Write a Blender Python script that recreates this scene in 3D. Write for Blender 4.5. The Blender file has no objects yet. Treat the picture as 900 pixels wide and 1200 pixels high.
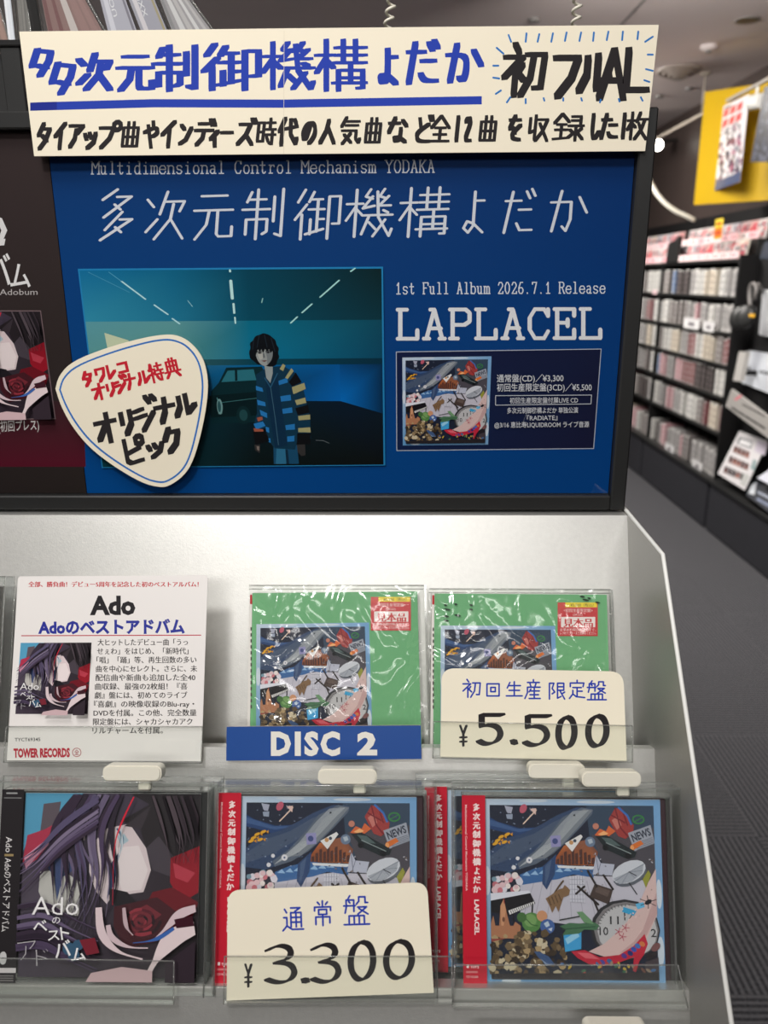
import bpy, math, random
from mathutils import Vector, Matrix
random.seed(7)
SC = bpy.context.scene
COL = SC.collection
V = Vector

# ------------------------------------------------------------------ camera
FPX = 930.0
CAM = V((0, 0, 1.40))
th, ps, ro = math.radians(16.4), math.radians(0.8), math.radians(0.2)
hd = V((-math.sin(ps), math.cos(ps), 0)); rt = V((math.cos(ps), math.sin(ps), 0)); zz = V((0, 0, 1))
FW = hd * math.cos(th) - zz * math.sin(th)
up = hd * math.sin(th) + zz * math.cos(th)
RT = rt * math.cos(ro) - up * math.sin(ro)
UP = up * math.cos(ro) + rt * math.sin(ro)
cd = bpy.data.cameras.new('camera'); cam = bpy.data.objects.new('camera', cd); COL.objects.link(cam)
cam.matrix_world = Matrix(((RT.x, UP.x, -FW.x, CAM.x), (RT.y, UP.y, -FW.y, CAM.y), (RT.z, UP.z, -FW.z, CAM.z), (0, 0, 0, 1)))
cd.sensor_fit = 'VERTICAL'; cd.sensor_height = 36; cd.lens = FPX / 1200 * 36
cd.clip_start = 0.02
cd.dof.use_dof = True; cd.dof.focus_distance = 0.62; cd.dof.aperture_fstop = 7.3
SC.camera = cam

# ------------------------------------------------------------------ light and exposure
SC.view_settings.view_transform = 'Standard'; SC.view_settings.look = 'None'
SC.view_settings.gamma = 1; SC.view_settings.use_curve_mapping = False
SC.view_settings.exposure = 0.0
SC.cycles.transparent_max_bounces = 40
SC.cycles.max_bounces = 8
W = bpy.data.worlds.new('world'); SC.world = W; W.use_nodes = True
W.node_tree.nodes['Background'].inputs[0].default_value = (1.0, 0.97, 0.94, 1)
W.node_tree.nodes['Background'].inputs[1].default_value = 0.26

def area(name, loc, target, sx, sy, watt, col=(1, .96, .9)):
    l = bpy.data.lights.new(name, 'AREA'); l.shape = 'RECTANGLE'; l.size = sx; l.size_y = sy; l.energy = watt; l.color = col
    o = bpy.data.objects.new(name, l); COL.objects.link(o); o.location = loc
    o.rotation_euler = (V(target) - V(loc)).to_track_quat('-Z', 'Y').to_euler()
    return o
area('ceiling_lamp_front', (-.40, .10, 2.5), (-.05, .62, 1.25), .5, .5, 11, (1, .98, .95))
area('added_lamp_behind', (.1, -2.3, 2.5), (.1, .6, 1.2), 1.6, .5, 24, (1, .98, .95))  # unseen lamp added behind the camera; its reflection brightens the top tier
area('ceiling_lamp_aisle', (.95, 3.4, 2.55), (1.7, 4.2, 1.0), .5, 1.6, 110)
area('ceiling_lamp_far', (1.0, 5.8, 2.55), (1.8, 5.8, 1.0), .5, 1.6, 90)
def spot(name, loc, target, deg, watt, r=.05, col=(1, .96, .9)):
    l = bpy.data.lights.new(name, 'SPOT'); l.energy = watt; l.spot_size = math.radians(deg); l.spot_blend = 1; l.shadow_soft_size = r; l.color = col
    o = bpy.data.objects.new(name, l); COL.objects.link(o); o.location = loc; o.rotation_euler = (V(target) - V(loc)).to_track_quat('-Z', 'Y').to_euler()
spot('track_spot', (-.35, -.6, 2.5), (.05, .60, 1.20), 60, 62, .12, (1, .98, .95))

FLOOR = -.065
# ------------------------------------------------------------------ picture ray -> point on a real plane
def ray(u, v):
    return FW + RT * ((u - 450) / FPX) + UP * ((600 - v) / FPX)
def at(u, v, P, n):
    d = ray(u, v); return CAM + d * ((V(P) - CAM).dot(n) / d.dot(n))
def at_t(u, v, t): return CAM + ray(u, v) * t
NX, NY, NZ = V((1, 0, 0)), V((0, 1, 0)), V((0, 0, 1))

# ------------------------------------------------------------------ materials
def lin(c):
    return tuple(((x / 255) / 12.92 if x / 255 <= .04045 else ((x / 255 + .055) / 1.055) ** 2.4) for x in c[:3]) + (1.0,)
def newmat(name):
    m = bpy.data.materials.new(name); m.use_nodes = True
    return m, m.node_tree, m.node_tree.nodes['Principled BSDF']
def pm(name, col, rough=.5, metal=0, spec=.5, noise=0, nscale=40, bump=0, bscale=200, stretch=None):
    m, t, b = newmat(name); c = lin(col)
    b.inputs['Base Color'].default_value = c; b.inputs['Roughness'].default_value = rough
    b.inputs['Metallic'].default_value = metal; b.inputs['Specular IOR Level'].default_value = spec
    N = t.nodes; L = t.links
    if noise or bump:
        tc = N.new('ShaderNodeTexCoord'); mp = N.new('ShaderNodeMapping'); L.new(tc.outputs['Object'], mp.inputs[0])
        if stretch: mp.inputs['Scale'].default_value = stretch
    if noise:
        n = N.new('ShaderNodeTexNoise'); n.inputs['Scale'].default_value = nscale; n.inputs['Detail'].default_value = 4
        L.new(mp.outputs[0], n.inputs['Vector'])
        r = N.new('ShaderNodeMix'); r.data_type = 'RGBA'; r.blend_type = 'MULTIPLY'; r.inputs[0].default_value = 1
        r.inputs[6].default_value = c
        k = N.new('ShaderNodeMapRange'); k.inputs[1].default_value = .3; k.inputs[2].default_value = .7
        k.inputs[3].default_value = 1 - noise; k.inputs[4].default_value = 1 + noise * .5
        L.new(n.outputs[0], k.inputs[0]); L.new(k.outputs[0], r.inputs[7]); L.new(r.outputs[2], b.inputs['Base Color'])
    if bump:
        n2 = N.new('ShaderNodeTexNoise'); n2.inputs['Scale'].default_value = bscale; L.new(mp.outputs[0], n2.inputs['Vector'])
        bp = N.new('ShaderNodeBump'); bp.inputs['Strength'].default_value = bump; bp.inputs['Distance'].default_value = .002
        L.new(n2.outputs[0], bp.inputs['Height']); L.new(bp.outputs[0], b.inputs['Normal'])
    return m
def printmat(name, rough, spec):
    m, t, b = newmat(name)
    a = t.nodes.new('ShaderNodeVertexColor'); a.layer_name = 'Col'
    t.links.new(a.outputs[0], b.inputs['Base Color'])
    b.inputs['Roughness'].default_value = rough; b.inputs['Specular IOR Level'].default_value = spec
    return m
def clearmat(name, tint=(252, 253, 253), haze=.03, k=1.0, rough=.06, base=.0, bump=0, bscale=60, edge=.45):
    m = bpy.data.materials.new(name); m.use_nodes = True; t = m.node_tree; N = t.nodes; L = t.links
    N.remove(N['Principled BSDF']); out = N['Material Output']
    tr = N.new('ShaderNodeBsdfTransparent')
    gl = N.new('ShaderNodeBsdfGlossy'); gl.inputs['Roughness'].default_value = rough
    df = N.new('ShaderNodeBsdfDiffuse'); df.inputs[0].default_value = (.8, .8, .79, 1)
    lw = N.new('ShaderNodeLayerWeight'); lw.inputs[0].default_value = .5
    c = N.new('ShaderNodeMix'); c.data_type = 'RGBA'; c.inputs[6].default_value = lin(tint)
    e = tuple(x * edge for x in lin(tint)[:3]) + (1,); c.inputs[7].default_value = e
    pw = N.new('ShaderNodeMath'); pw.operation = 'POWER'; pw.inputs[1].default_value = 4; L.new(lw.outputs['Facing'], pw.inputs[0])
    L.new(pw.outputs[0], c.inputs[0]); L.new(c.outputs[2], tr.inputs[0])
    fr = N.new('ShaderNodeMath'); fr.operation = 'POWER'; fr.inputs[1].default_value = 4.0; L.new(lw.outputs['Facing'], fr.inputs[0])
    mu = N.new('ShaderNodeMath'); mu.operation = 'MULTIPLY_ADD'; mu.inputs[1].default_value = .8 * k; mu.inputs[2].default_value = .035 * k + base; mu.use_clamp = True
    L.new(fr.outputs[0], mu.inputs[0])
    m1 = N.new('ShaderNodeMixShader'); m1.inputs[0].default_value = haze; L.new(tr.outputs[0], m1.inputs[1]); L.new(df.outputs[0], m1.inputs[2])
    m2 = N.new('ShaderNodeMixShader'); L.new(mu.outputs[0], m2.inputs[0]); L.new(m1.outputs[0], m2.inputs[1]); L.new(gl.outputs[0], m2.inputs[2])
    L.new(m2.outputs[0], out.inputs[0])
    if bump:
        tc = N.new('ShaderNodeTexCoord'); n2 = N.new('ShaderNodeTexNoise'); n2.inputs['Scale'].default_value = bscale
        n2.inputs['Distortion'].default_value = 1.5; n2.inputs['Detail'].default_value = 1
        L.new(tc.outputs['Object'], n2.inputs['Vector'])
        bp = N.new('ShaderNodeBump'); bp.inputs['Strength'].default_value = bump; bp.inputs['Distance'].default_value = .01
        L.new(n2.outputs[0], bp.inputs['Height']); L.new(bp.outputs[0], gl.inputs['Normal'])
    return m
def emit(name, col, s):
    m = bpy.data.materials.new(name); m.use_nodes = True; b = m.node_tree.nodes['Principled BSDF']
    b.inputs['Emission Color'].default_value = lin(col); b.inputs['Emission Strength'].default_value = s
    return m

M_PAPER = printmat('printed_paper', .55, .3)
M_CARD = printmat('printed_card', .7, .2)
M_GLOSS = printmat('glossy_print', .3, .4)
M_PANEL = pm('grey_steel', (214, 213, 209), .43, .8, .5, .04, 260, .05, 900)
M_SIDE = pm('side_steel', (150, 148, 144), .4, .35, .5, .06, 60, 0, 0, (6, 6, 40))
M_WHITE = pm('white_and_lit_edge', (235, 234, 230), .4)  # white of the spotlight; on the rack's edge it stands for caught light
M_BLACK = pm('black_satin', (38, 38, 38), .42, 0, .4)
M_BLACKM = pm('black_matte', (18, 17, 18), .6, 0, .3)
M_BASE = pm('charcoal_laminate', (52, 52, 57), .5, 0, .3, .05, 12)
M_CREAM = pm('cream_plastic', (222, 217, 202), .4, 0, .5)
M_CLEAR = clearmat('clear_case', haze=.02, k=.6, edge=.75)
M_RIM = clearmat('clear_case_rim', (232, 233, 231), .12, 1.2, .08, .03, edge=.3)
M_LID = clearmat('jewel_lid', haze=.01, k=.5, rough=.03, edge=.85)
M_ACRYL = clearmat('clear_acrylic', (253, 254, 253), .015, .6, .04, .0, edge=.85)
M_VINYL = clearmat('crinkled_vinyl', (253, 254, 253), .015, 1.0, .12, .02, 1.0, 26, .85)
M_GLASS = clearmat('poster_glass', (254, 254, 254), .0, .6, .02, .0)
M_POSTER = printmat('poster_print', .5, .08)
M_GREY = pm('grey_plastic', (120, 116, 114), .4)

# ------------------------------------------------------------------ objects
def chain(o):
    m = o.matrix_basis.copy()
    while o.parent: o = o.parent; m = o.matrix_basis @ m
    return m
def tag(o, label=None, cat=None, group=None, kind=None):
    if label: o['label'] = label
    if cat: o['category'] = cat
    if group: o['group'] = group
    if kind: o['kind'] = kind
    return o
def thing(name, label, cat, mat=None, group=None):
    o = bpy.data.objects.new(name, None); o.empty_display_size = .02; COL.objects.link(o)
    if mat is not None: o.matrix_basis = mat if isinstance(mat, Matrix) else Matrix.Translation(V(mat))
    return tag(o, label, cat, group)
class Mb:
    """collects faces in world or local coordinates; build() links them as one mesh object"""
    def __init__(s): s.v = []; s.f = []
    def add(s, vs, fs):
        k = len(s.v); s.v += [V(p) for p in vs]; s.f += [[i + k for i in f] for f in fs]; return s
    def box(s, a, b, T=None, bev=0):
        x0, y0, z0 = (min(a[i], b[i]) for i in range(3)); x1, y1, z1 = (max(a[i], b[i]) for i in range(3))
        if bev:
            bev = min(bev, (x1 - x0) * .45, (y1 - y0) * .45, (z1 - z0) * .45); vs = []; e = bev
            for sx in (0, 1):
                for sy in (0, 1):
                    for sz in (0, 1):
                        X, Y, Z = (x1 if sx else x0), (y1 if sy else y0), (z1 if sz else z0)
                        dx, dy, dz = (-e if sx else e), (-e if sy else e), (-e if sz else e)
                        vs += [(X, Y + dy, Z + dz), (X + dx, Y, Z + dz), (X + dx, Y + dy, Z)]
            I = lambda a, b, c, k: ((a * 2 + b) * 2 + c) * 3 + k
            fs = []
            for a_ in (0, 1):
                fs.append([I(a_, 0, 0, 0), I(a_, 1, 0, 0), I(a_, 1, 1, 0), I(a_, 0, 1, 0)])
                fs.append([I(0, a_, 0, 1), I(1, a_, 0, 1), I(1, a_, 1, 1), I(0, a_, 1, 1)])
                fs.append([I(0, 0, a_, 2), I(1, 0, a_, 2), I(1, 1, a_, 2), I(0, 1, a_, 2)])
                for b_ in (0, 1):
                    fs.append([I(a_, b_, 0, 0), I(a_, b_, 1, 0), I(a_, b_, 1, 1), I(a_, b_, 0, 1)])
                    fs.append([I(a_, 0, b_, 0), I(a_, 1, b_, 0), I(a_, 1, b_, 2), I(a_, 0, b_, 2)])
                    fs.append([I(0, a_, b_, 1), I(1, a_, b_, 1), I(1, a_, b_, 2), I(0, a_, b_, 2)])
                    for c_ in (0, 1): fs.append([I(a_, b_, c_, 0), I(a_, b_, c_, 1), I(a_, b_, c_, 2)])
            ctr = V(((x0 + x1) / 2, (y0 + y1) / 2, (z0 + z1) / 2)); g = []
            for f in fs:
                p = [V(vs[i]) for i in f]; nn = (p[1] - p[0]).cross(p[2] - p[0]); m_ = sum(p, V()) / len(p)
                g.append(f if nn.dot(m_ - ctr) > 0 else f[::-1])
            fs = g
        else:
            vs = [(x, y, z) for x in (x0, x1) for y in (y0, y1) for z in (z0, z1)]
            fs = [[0, 1, 3, 2], [4, 6, 7, 5], [0, 4, 5, 1], [2, 3, 7, 6], [0, 2, 6, 4], [1, 5, 7, 3]]
        if T is not None: vs = [T @ V(p) for p in vs]
        return s.add(vs, fs)
    def prism(s, pts, off):
        """closed outline pts (3-D, planar) extruded by vector off"""
        n = len(pts); pts = [V(p) for p in pts]; off = V(off)
        nn = V()
        for i in range(n): nn += pts[i].cross(pts[(i + 1) % n])
        if nn.dot(off) > 0: pts = pts[::-1]
        return s.add(pts + [p + off for p in pts], [list(range(n)), list(range(2 * n - 1, n - 1, -1))] + [[(i + 1) % n, i, i + n, (i + 1) % n + n] for i in range(n)])
    def tube(s, pts, r, sides=10, closed=False):
        pts = [V(p) for p in pts]; n = len(pts); rings = []
        last = None
        for i, p in enumerate(pts):
            if closed: t = pts[(i + 1) % n] - pts[i - 1]
            else: t = pts[min(i + 1, n - 1)] - pts[max(i - 1, 0)]
            t.normalize()
            if last is None: a = t.orthogonal().normalized()
            else: a = (last - t * last.dot(t)).normalized()
            last = a; b = t.cross(a); rr = r[i] if isinstance(r, (list, tuple)) else r
            rings.append([p + (a * math.cos(2 * math.pi * k / sides) + b * math.sin(2 * math.pi * k / sides)) * rr for k in range(sides)])
        vs = [p for q in rings for p in q]; fs = []
        for i in range(n if closed else n - 1):
            j = (i + 1) % n
            for k in range(sides):
                fs.append([i * sides + k, i * sides + (k + 1) % sides, j * sides + (k + 1) % sides, j * sides + k])
        if not closed: fs += [list(range(sides))[::-1], [(n - 1) * sides + k for k in range(sides)]]
        return s.add(vs, fs)
    def lathe(s, prof, C, axis, sides=24):
        """prof: (radius, height) pairs along axis from C"""
        C = V(C); ax = V(axis).normalized(); a = ax.orthogonal().normalized(); b = ax.cross(a)
        vs = [C + ax * h + (a * math.cos(2 * math.pi * k / sides) + b * math.sin(2 * math.pi * k / sides)) * r for r, h in prof for k in range(sides)]
        fs = [[i * sides + k, i * sides + (k + 1) % sides, (i + 1) * sides + (k + 1) % sides, (i + 1) * sides + k] for i in range(len(prof) - 1) for k in range(sides)]
        return s.add(vs, fs)
    def build(s, name, mat, parent=None, local=False, smooth=False):
        me = bpy.data.meshes.new(name); o = bpy.data.objects.new(name, me); COL.objects.link(o)
        vs = s.v
        if parent is not None:
            o.parent = parent
            if not local:
                inv = chain(parent).inverted(); vs = [inv @ p for p in vs]
        elif not local:
            lo = [min(p[i] for p in vs) for i in range(3)]; hi = [max(p[i] for p in vs) for i in range(3)]
            c = V(((lo[0] + hi[0]) / 2, (lo[1] + hi[1]) / 2, lo[2])); vs = [p - c for p in vs]; o.location = c
        me.from_pydata([tuple(p) for p in vs], [], s.f); me.materials.append(mat)
        if smooth:
            for p in me.polygons: p.use_smooth = True
        me.update(); return o

# ------------------------------------------------------------------ flat printed or hand-lettered sheets
_T = {}
def text_tris(s, bold=0.0):
    k = (s, bold)
    if k not in _T:
        c = bpy.data.curves.new('t', 'FONT'); c.body = s; c.resolution_u = 2; c.offset = bold
        o = bpy.data.objects.new('t', c); COL.objects.link(o); bpy.context.view_layer.update()
        me = bpy.data.meshes.new_from_object(o.evaluated_get(bpy.context.evaluated_depsgraph_get()))
        _T[k] = ([(v.co.x, v.co.y) for v in me.vertices], [list(p.vertices) for p in me.polygons])
        bpy.data.objects.remove(o); bpy.data.curves.remove(c); bpy.data.meshes.remove(me)
    return _T[k]
def hull(P):
    P = sorted(set(P))
    if len(P) < 3: return P
    def half(Q):
        h = []
        for p in Q:
            while len(h) > 1 and (h[-1][0] - h[-2][0]) * (p[1] - h[-2][1]) - (h[-1][1] - h[-2][1]) * (p[0] - h[-2][0]) <= 0: h.pop()
            h.append(p)
        return h
    a, b = half(P), half(P[::-1]); return a[:-1] + b[:-1]
def chaikin(p, n=2):
    for _ in range(n):
        if len(p) < 3: return p
        q = [p[0]]
        for a, b in zip(p, p[1:]):
            q += [tuple(x * .75 + y * .25 for x, y in zip(a, b)), tuple(x * .25 + y * .75 for x, y in zip(a, b))]
        p = [p[0]] + q[2:-1] + [p[-1]]
    return p
def ell(cx, cy, rx, ry, rot=0, n=20):
    c, s = math.cos(rot), math.sin(rot); r = []
    for i in range(n):
        a = 2 * math.pi * i / n; x, y = rx * math.cos(a), ry * math.sin(a); r.append((cx + x * c - y * s, cy + x * s + y * c))
    return r
def pen_ell(rx, ry=None, rot=0, n=8): return ell(0, 0, rx, rx if ry is None else ry, rot, n)
def pen_rect(rx, ry, rot=0):
    c, s = math.cos(rot), math.sin(rot)
    return [(x * c - y * s, x * s + y * c) for x, y in ((-rx, -ry), (rx, -ry), (rx, ry), (-rx, ry))]

class Sheet:
    def __init__(s, O, ex, ey):
        s.O, s.ex, s.ey = V(O), V(ex).normalized(), V(ey).normalized(); s.n = s.ex.cross(s.ey)
        s.v, s.f, s.c, s.m = [], [], [], []; s.z = 0.0; s.M = s.px
    def frame(s): return Matrix(((s.ex.x, s.ey.x, s.n.x, s.O.x), (s.ex.y, s.ey.y, s.n.y, s.O.y), (s.ex.z, s.ey.z, s.n.z, s.O.z), (0, 0, 0, 1)))
    def px(s, u, v):
        p = at(u, v, s.O, s.n) - s.O; return (p.dot(s.ex), p.dot(s.ey))
    def unit(s, x0, y0, w, h, m=None):
        """drawing coordinates 0..1 (y down) into the local rectangle"""
        def f(u, v): return (x0 + u * w, y0 + h - v * h)
        s.M = f; return s
    def quad(s, tl, tr, br, bl):
        """drawing coordinates 0..1 into a quadrilateral given in the current coordinates"""
        M = s.M
        def f(u, v):
            a = (tl[0] + (tr[0] - tl[0]) * u, tl[1] + (tr[1] - tl[1]) * u); b = (bl[0] + (br[0] - bl[0]) * u, bl[1] + (br[1] - bl[1]) * u)
            return M(a[0] + (b[0] - a[0]) * v, a[1] + (b[1] - a[1]) * v)
        s.M = f; return M
    def _face(s, pts, cols, mi, z):
        A = sum(pts[i - 1][0] * pts[i][1] - pts[i][0] * pts[i - 1][1] for i in range(len(pts)))
        if A < 0: pts = pts[::-1]; cols = cols[::-1]
        k = len(s.v); s.v += [(p[0], p[1], z) for p in pts]; s.f.append(list(range(k, k + len(pts)))); s.c += cols; s.m.append(mi)
    def poly(s, pts, col, cols=None, mi=0, dz=2.5e-6):
        s.z += dz
        s._face([s.M(*p) for p in pts], [lin(c) for c in cols] if cols else [lin(col)] * len(pts), mi, s.z); return s
    def sweep(s, pts, pen, col, dz=1e-6, smooth=0):
        if smooth: pts = chaikin(pts, smooth)
        for a, b in zip(pts, pts[1:]):
            h = hull([(round(a[0] + p[0], 7), round(a[1] + p[1], 7)) for p in pen] + [(round(b[0] + p[0], 7), round(b[1] + p[1], 7)) for p in pen])
            if len(h) > 2: s.poly(h, col, dz=dz)
        return s
    def line(s, pts, w, col, smooth=0): return s.sweep(pts, pen_ell(w / 2), col, smooth=smooth)
    def glyph(s, ch, box, col, pen, rot=0, soft=None, shear=0):
        x0, y0, x1, y1 = box; cx, cy = (x0 + x1) / 2, (y0 + y1) / 2; w, h = x1 - x0, y1 - y0; c, sn = math.cos(rot), math.sin(rot)
        s.z += 6e-6; z0 = s.z
        for st in GL[ch].split():
            p = []
            for i in range(0, len(st) - 1, 2):
                gx = (B.index(st[i]) / 20 - .5) * w; gy = (B.index(st[i + 1]) / 20 - .5) * h; gx -= shear * gy
                p.append((cx + gx * c - gy * sn, cy + gx * sn + gy * c))
            s.sweep(p, pen, col, smooth=(2 if (ch in SOFT if soft is None else soft) else 0))
        s.z = z0 - 4e-6; return s
    def text(s, body, p0, p1, h, col, bold=0.0, mi=0):
        vs, fs = text_tris(body, bold)
        x0 = min(p[0] for p in vs); x1 = max(p[0] for p in vs); d = (p1[0] - p0[0], p1[1] - p0[1]); L = math.hypot(*d)
        e = (d[0] / L, d[1] / L); u = (e[1], -e[0]); k = L / (x1 - x0); s.z += 3e-6
        P = [s.M(p0[0] + e[0] * (x - x0) * k + u[0] * y * h, p0[1] + e[1] * (x - x0) * k + u[1] * y * h) for x, y in vs]
        for f in fs: s._face([P[i] for i in f], [lin(col)] * len(f), mi, s.z)
        return s
    def build(s, name, outline, mats, thick=.0006, parent=None, base=(240, 240, 240), side=None, basecols=None):
        """outline in current drawing coordinates; becomes the sheet's body behind the print"""
        pts = [s.M(*p) for p in outline]
        A = sum(pts[i - 1][0] * pts[i][1] - pts[i][0] * pts[i - 1][1] for i in range(len(pts)))
        if A < 0:
            pts = pts[::-1]
            if basecols: basecols = basecols[::-1]
        n = len(pts); v = list(s.v); f = list(s.f); c = list(s.c); m = list(s.m); sd = lin(side or base)
        def face(q, cols):
            k = len(v); v.extend(q); f.append(list(range(k, k + len(q)))); c.extend(cols); m.append(0)
        face([(p[0], p[1], 0) for p in pts], [lin(b) for b in basecols] if basecols else [lin(base)] * n)
        face([(p[0], p[1], -thick) for p in pts[::-1]], [sd] * n)
        for i in range(n):
            a, b = pts[i], pts[(i + 1) % n]; face([(a[0], a[1], -thick), (b[0], b[1], -thick), (b[0], b[1], 0), (a[0], a[1], 0)], [sd] * 4)
        me = bpy.data.meshes.new(name); o = bpy.data.objects.new(name, me); COL.objects.link(o)
        F = s.frame()
        if parent is not None:
            o.parent = parent; T = chain(parent).inverted() @ F; v = [tuple(T @ V(p)) for p in v]
        else: o.matrix_basis = F
        me.from_pydata(v, [], f)
        for mt in (mats if isinstance(mats, list) else [mats]): me.materials.append(mt)
        at_ = me.color_attributes.new('Col', 'FLOAT_COLOR', 'CORNER')
        at_.data.foreach_set('color', [x for q in c for x in q]); me.polygons.foreach_set('material_index', m)
        me.update(); return o
# ------------------------------------------------------------------ pen-stroke lettering (20 x 20 grid, two characters per point)
B = '0123456789abcdefghijk'
SOFT = 'よだかやのなどをした2しuasoecbdhmrCO6'
GL = {
'多': 'a034 a3h34b 96c8 d95g ccic3k afdh', '次': '2457 2h7c b18a a5j5h9 e6dc6k dcjk', '元': '42g2 18j8 887e2k c8cidjjjjf',
'制': '4125 34b4 08d8 707k 2c2i 2cccchai f3fd j0jjgi', '御': '4015 560c 3a3k 8165 74c4 68d8 a4ah acdc 7c7i 5idg f3fk f3k3kehe',
'機': '0676 404k 470d 487b a083b4 b378c7 g0e3h4 i3e7j7 7bkb d1ecjkkh ab7j aedh hdck g9ia',
'構': '0676 404k 470d 487b 83k3 86k6 b0b9 g0g9 79k9 9c9k 9cjcjjhj e9eh 9fjf 7hkh',
'よ': 'a5g5 a1ag7j4h6eafgj', 'だ': '25b5 612j a9h9 9fbiii e1g4 h0j3', 'か': '16b6be9j7h 612j f4jb',
'初': '5073 15951d 686k 987b 7bae b4j4ihfh e4dd9k', 'フ': '23i3ec5k', 'ル': '636b2i c2chjb', 'A': 'a12k a1ik 5dfd', 'L': '414jhj',
'タ': '812a 75h5ce5k 7aee', 'イ': 'h12b b6bk', 'ア': '23i3b9 a69d4j', 'ッ': '385c 97bb h7ef6k', 'プ': '25e5bd4k h0k2k5h7e5e2h0',
'曲': '252j 25i5ij 2cic 2jij 717j d1dj', 'や': '19d5i7hacc b1c5 54bk', 'ン': '3487 3ibfi6', 'デ': '53d3 28i8 a89e4j f0h4 i0k4',
'ィ': 'f74e abak', 'ー': '2aia', 'ズ': '34e4ac2j achj f0h3 i0k3', '時': '131h 13737h 1a7a 1h7h a3j3 e0e8 98k8 9ckc h9hjei bedh',
'代': '601a 474k 78j6 c1dcjjkf g1i4', 'の': 'b47g3g2b65c3h6icehbj', '人': 'a28a2j a8ij', '気': '6027 53i3 66h6 3agaggjjkg bc4k 5dcj',
'な': '25b5 712c e3i7 d9dh9j7gbfij', 'ど': '6289 g65c4g7jhj g0i3 j0k3', '全': 'a019 a0j9 59f9 4ege a9aj 1jjj', '1': 'a1aj', '2': '4572d2f64jhj',
'を': '44g4 a13c89be h88e8ihj', '収': '232e 717j 2e7c 94i4ed8k b7jk', '録': '5007 50a6 2888 1c9c 585i 0jai c2i2i9 c5i5 a9k9 f9fk bcde aiee jbge gekj',
'し': '515f8jcjie', 'た': '25b5 612j a9h9 9fbiii', '枚': '0686 404k 470d 488b c097 b5k5 h5ed8k b8eekk', 'オ': '26i6 c1cj b73h', 'リ': '535b f2fc8k',
'ジ': '1887 1cab ha6k c0f4 h0k3', 'ナ': '17j7 b1ab5j', 'ピ': '424h7jhi g94c h0k2k5h7e5e2h0', 'ク': '812a 74h4de5k', 'ワ': '3339 33h3fc7j', 'レ': '525iha',
'コ': '34h4hi 3ihi', '特': '4027 1696 0c9a 515k a3j3 e0e8 98k8 9ckc h9hjei bedh', '典': '434e 43g3ge 808e c0ce 48g8 1eje 6f2k efik',
'回': '222j 22i2ij 2jij 777d 77d7dd 7ddd', '生': '5229 46h6 4cgc a1aj 1jjj', '産': 'a0a3 33h3 6477 d4c7 38i8 383e0k 7a5d 6chc 6ggg b9bk 5kik',
'限': '222k 2272588c5e b2i2ia b6i6 baia b2bjfh jcge ebjk', '定': 'a0a3 2327 23i3h7 58f8 a8ah acgc 5b5f1k 5f9ijj',
'盤': '5033 23281c 23838b 0797 4455 c1c4a6 c1h1h5j5 b8i8bd c9jd 4e4j 4egegj 8e8j cecj 0kkk',
'通': '2245 19494g 4g0k 4g9jkj 81h1c4 858h 85i5ih d5dh 89i9 8did', '常': 'a0a4 5173 f1d3 2528 25i5i8 676b 67e7eb 6beb 3d3j 3dhdhi abak',
'¥': '41a9 g1a9 a9ak 4cgc 4ggg',
}
TW = {  # typewriter slab letters
'M': '2k23 23ac aci3 i3ik 0k5k fkkk 0323 i3k3', 'u': '19494h6kakdh d9dk a9d9 dkgk', 'l': '63a3ak 5kfk', 't': '848hakdkfi 39e9', 'i': '69a9ak 5kfk a4a5',
'd': 'c3f3fk fkik fbc9794c4h7kckfh', 'm': '19393k 3b5989abak abc9f9hbhk 1k5k 8kck fkjk', 'e': '3ehehce9793c3h7kekhh', 'n': '19494k 4b79d9gbgk 1k7k ekjk',
's': 'gbd9694b6edfghdk6k4i', 'o': '79d9gcghdk7k4h4c79', 'a': '5a89c9ebekhk ee7e4g4i7kbkeh', 'C': 'h7e373383f7kekhg h3h7', 'r': '49797k 7cb9f9gb 4kck',
'c': 'gbd9794c4h7kdkgh', 'h': '13434k 4b79d9gbgk 1k7k ekjk', 'Y': '23ab i3ab abak 7kdk 0353 f3k3', 'O': '73d3h8hfdk7k3f3873', 'D': '434k 23c3h7hgck2k',
'A': 'a34k a3gk 6efe 2k6k ekik 73a3', 'K': '434k h34d 8afk 2373 2k7k fkjk e3j3', '1': '67a3ak 5kfk', 'F': '434k 23h3h7 4bcb 2k7k',
'b': '13434k 4b79d9gcghdk7k4h', '2': '4773d3g6g94khkhh', '0': '83c3g8gfck8k4f4883', '6': 'f3934b4h7kdkghgedb7b4e', '.': '9j9k', '7': '4643g39k',
'R': '434k 23d3g5g9db4b bbhk 2k7k gkjk', 'P': '434k 23e3h5hadc4c 2k8k', 'L': '434k 2393 2khkhf', 'E': '434k 23h3h7 4bcb c9cd 2khkhf',
}
TWG = {'tw' + k: v for k, v in TW.items()}
GL.update(TWG)
def typewriter(S, body, p0, p1, cap, col, w):
    """cap: height of capitals; p0, p1: ends of the base line"""
    n = len(body); e = ((p1[0] - p0[0]) / n, (p1[1] - p0[1]) / n)
    for i, ch in enumerate(body):
        if ch == ' ': continue
        x = p0[0] + e[0] * (i + .5); y = p0[1] + e[1] * (i + .5); hw = e[0] * .50
        S.glyph('tw' + ch, (x - hw, y - cap * 20 / 17, x + hw, y), col, pen_ell(w / 2, n=6), soft=False)

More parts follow.
